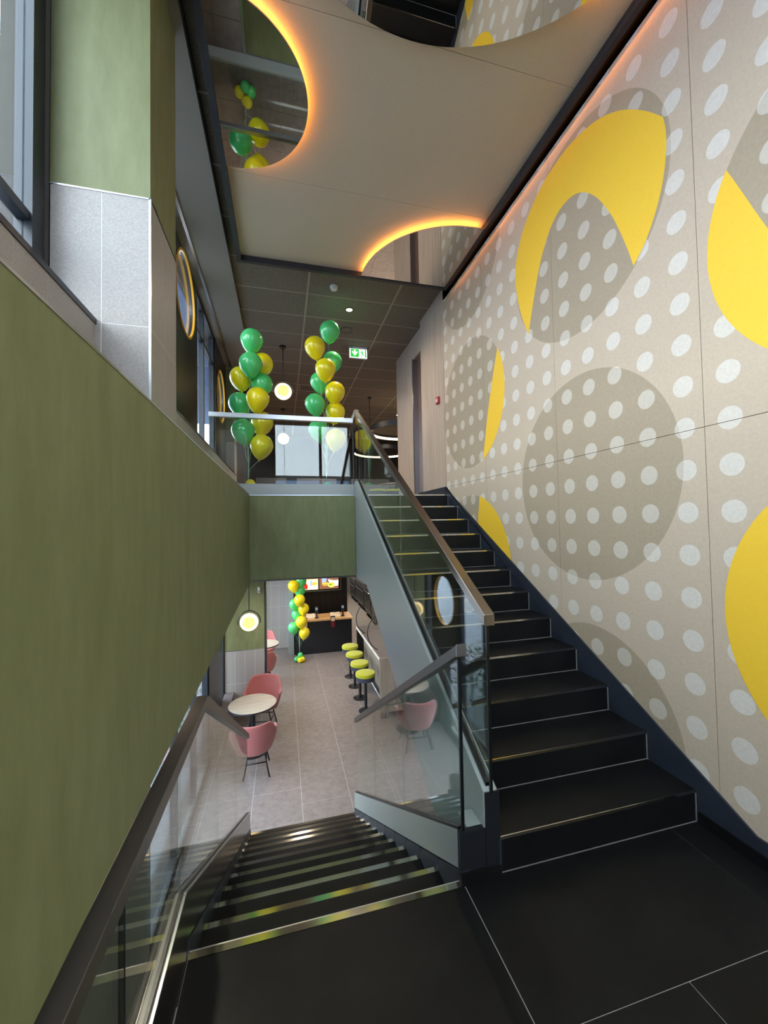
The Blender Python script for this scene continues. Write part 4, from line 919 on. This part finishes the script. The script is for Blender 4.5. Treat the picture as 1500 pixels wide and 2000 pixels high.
box('body', 2.98, 3.6, 12.75, 13.6, ZL+0.08, ZL+0.85, 'oven', t, bevel=0.005); box('wood_end', 2.985, 3.6, 12.735, 12.75, ZL+0.10, ZL+0.85, 'counter_wood', t); box('plinth', 3.0, 3.58, 12.77, 13.58, ZL, ZL+0.08, 'black', t); box('door', 2.965, 2.98, 12.80, 13.55, ZL+0.12, ZL+0.82, 'oven_dark', t)
t = thing('carton', (3.2, 13.3, ZL+0.85), 'orange carton standing on the low cabinet', 'carton')
M['orange'] = principled('orange_cardboard', (196, 98, 50), 0.7)
box('box_body', 3.02, 3.40, 13.1, 13.5, ZL+0.85, ZL+1.2, 'orange', t, bevel=0.004); box('lid_flap', 3.01, 3.41, 13.09, 13.51, ZL+1.2, ZL+1.215, 'paper', t)
o = thing('motion_detector', (-0.45, 7.77, 0.42), 'white motion detector on the lower green pillar', 'detector')
box('case', -0.463, -0.413, 7.765, 7.80, 0.36, 0.475, 'white', o, bevel=0.010); box('lens', -0.455, -0.421, 7.7635, 7.7655, 0.375, 0.41, 'curb', o)

# ================================================================== OUTSIDE
cn = box('canopy', FX-3.2, FX-0.2, 4.0, 14.0, 5.0, 5.14, 'facade'); struct(cn, 'unseen canopy slab added above the upper windows to block the sky', 'canopy')  # added out of view to hide the sky and darken the near porthole
gd = box('ground', -40, FX-0.2, -40, 40, ZL-0.25, ZL-0.1, 'asphalt'); struct(gd, 'grey paving outside the windows', 'ground')
gd2 = box('ground', FX-0.2, 40, -40, YB-0.2, ZL-0.25, ZL-0.1, 'asphalt'); struct(gd2, 'grey paving behind the stair window', 'ground')
def house(x0, x1, y0, y1, h, label, face):
    t = thing('building', ((x0+x1)/2, (y0+y1)/2, ZL-0.1), label, 'building')
    box('wall', x0, x1, y0, y1, ZL-0.1, ZL+h, 'facade', t); box('roof_edge', x0-0.1, x1+0.1, y0-0.1, y1+0.1, ZL+h, ZL+h+0.25, 'charcoal', t)
    for k in range(8):
        for zz in (1.0, 4.0):
            if zz+1.6 > h: continue
            if face == 'x':
                yy = y0+1.5+k*(y1-y0-3)/7; box('window', x1, x1+0.03, yy-0.6, yy+0.6, ZL+zz, ZL+zz+1.6, 'charcoal', t)
            else:
                xx = x0+1.5+k*(x1-x0-3)/7; box('window', xx-0.6, xx+0.6, y1, y1+0.03, ZL+zz, ZL+zz+1.6, 'charcoal', t)
house(-30, -24, -20, 30, 6.0, 'pale building across the street outside the left windows', 'x')
house(-10, 14, -22, -15, 6.2, 'pale building seen through the rear window', 'y')
lv = bpy.data.meshes.new('leaf_spray'); V, F = [], []
for i in range(260):
    a, h, r_ = random.uniform(0, 6.28), random.uniform(0.1, 1.0), random.uniform(0.05, 0.32)
    c = Vector((r_*math.cos(a), r_*math.sin(a), h)); d = Vector((math.cos(a)*0.5+random.uniform(-.4, .4), math.sin(a)*0.5+random.uniform(-.4, .4), random.uniform(0.2, 0.9))).normalized(); s = d.cross(Vector((random.uniform(-1, 1), random.uniform(-1, 1), random.uniform(-1, 1)))).normalized()
    n = len(V); L = random.uniform(0.05, 0.10); V += [c, c+d*L*0.5+s*L*0.22, c+d*L, c+d*L*0.5-s*L*0.22]; F.append((n, n+1, n+2, n+3))
lv.from_pydata(V, [], F); lv.materials.append(M['leaf'])
for k, y in enumerate((5.0, 5.9, 6.7, 7.5, 8.4)):
    t = thing('shrub', (FX-0.75-0.1*(k % 2), y, ZL-0.1), ['leafy shrub outside below the green wall', 'leafy shrub outside the lower window near the steps', 'leafy shrub outside the lower porthole', 'leafy shrub outside beside the pillar', 'leafy shrub outside behind the pillar'][k], 'shrub', 'shrubs along the pavement')
    q = bpy.data.objects.new('foliage', lv); COL.objects.link(q); q.parent = t; q.rotation_euler = (0, 0, k*1.3); q['kind'] = 'stuff'; q.scale = (1, 1, 0.95+0.15*(k % 3))
    tube('stem', [(FX-0.75-0.1*(k % 2), y, ZL-0.1), (FX-0.75-0.1*(k % 2)+0.02, y, ZL+0.6)], 0.015, 'door', t)
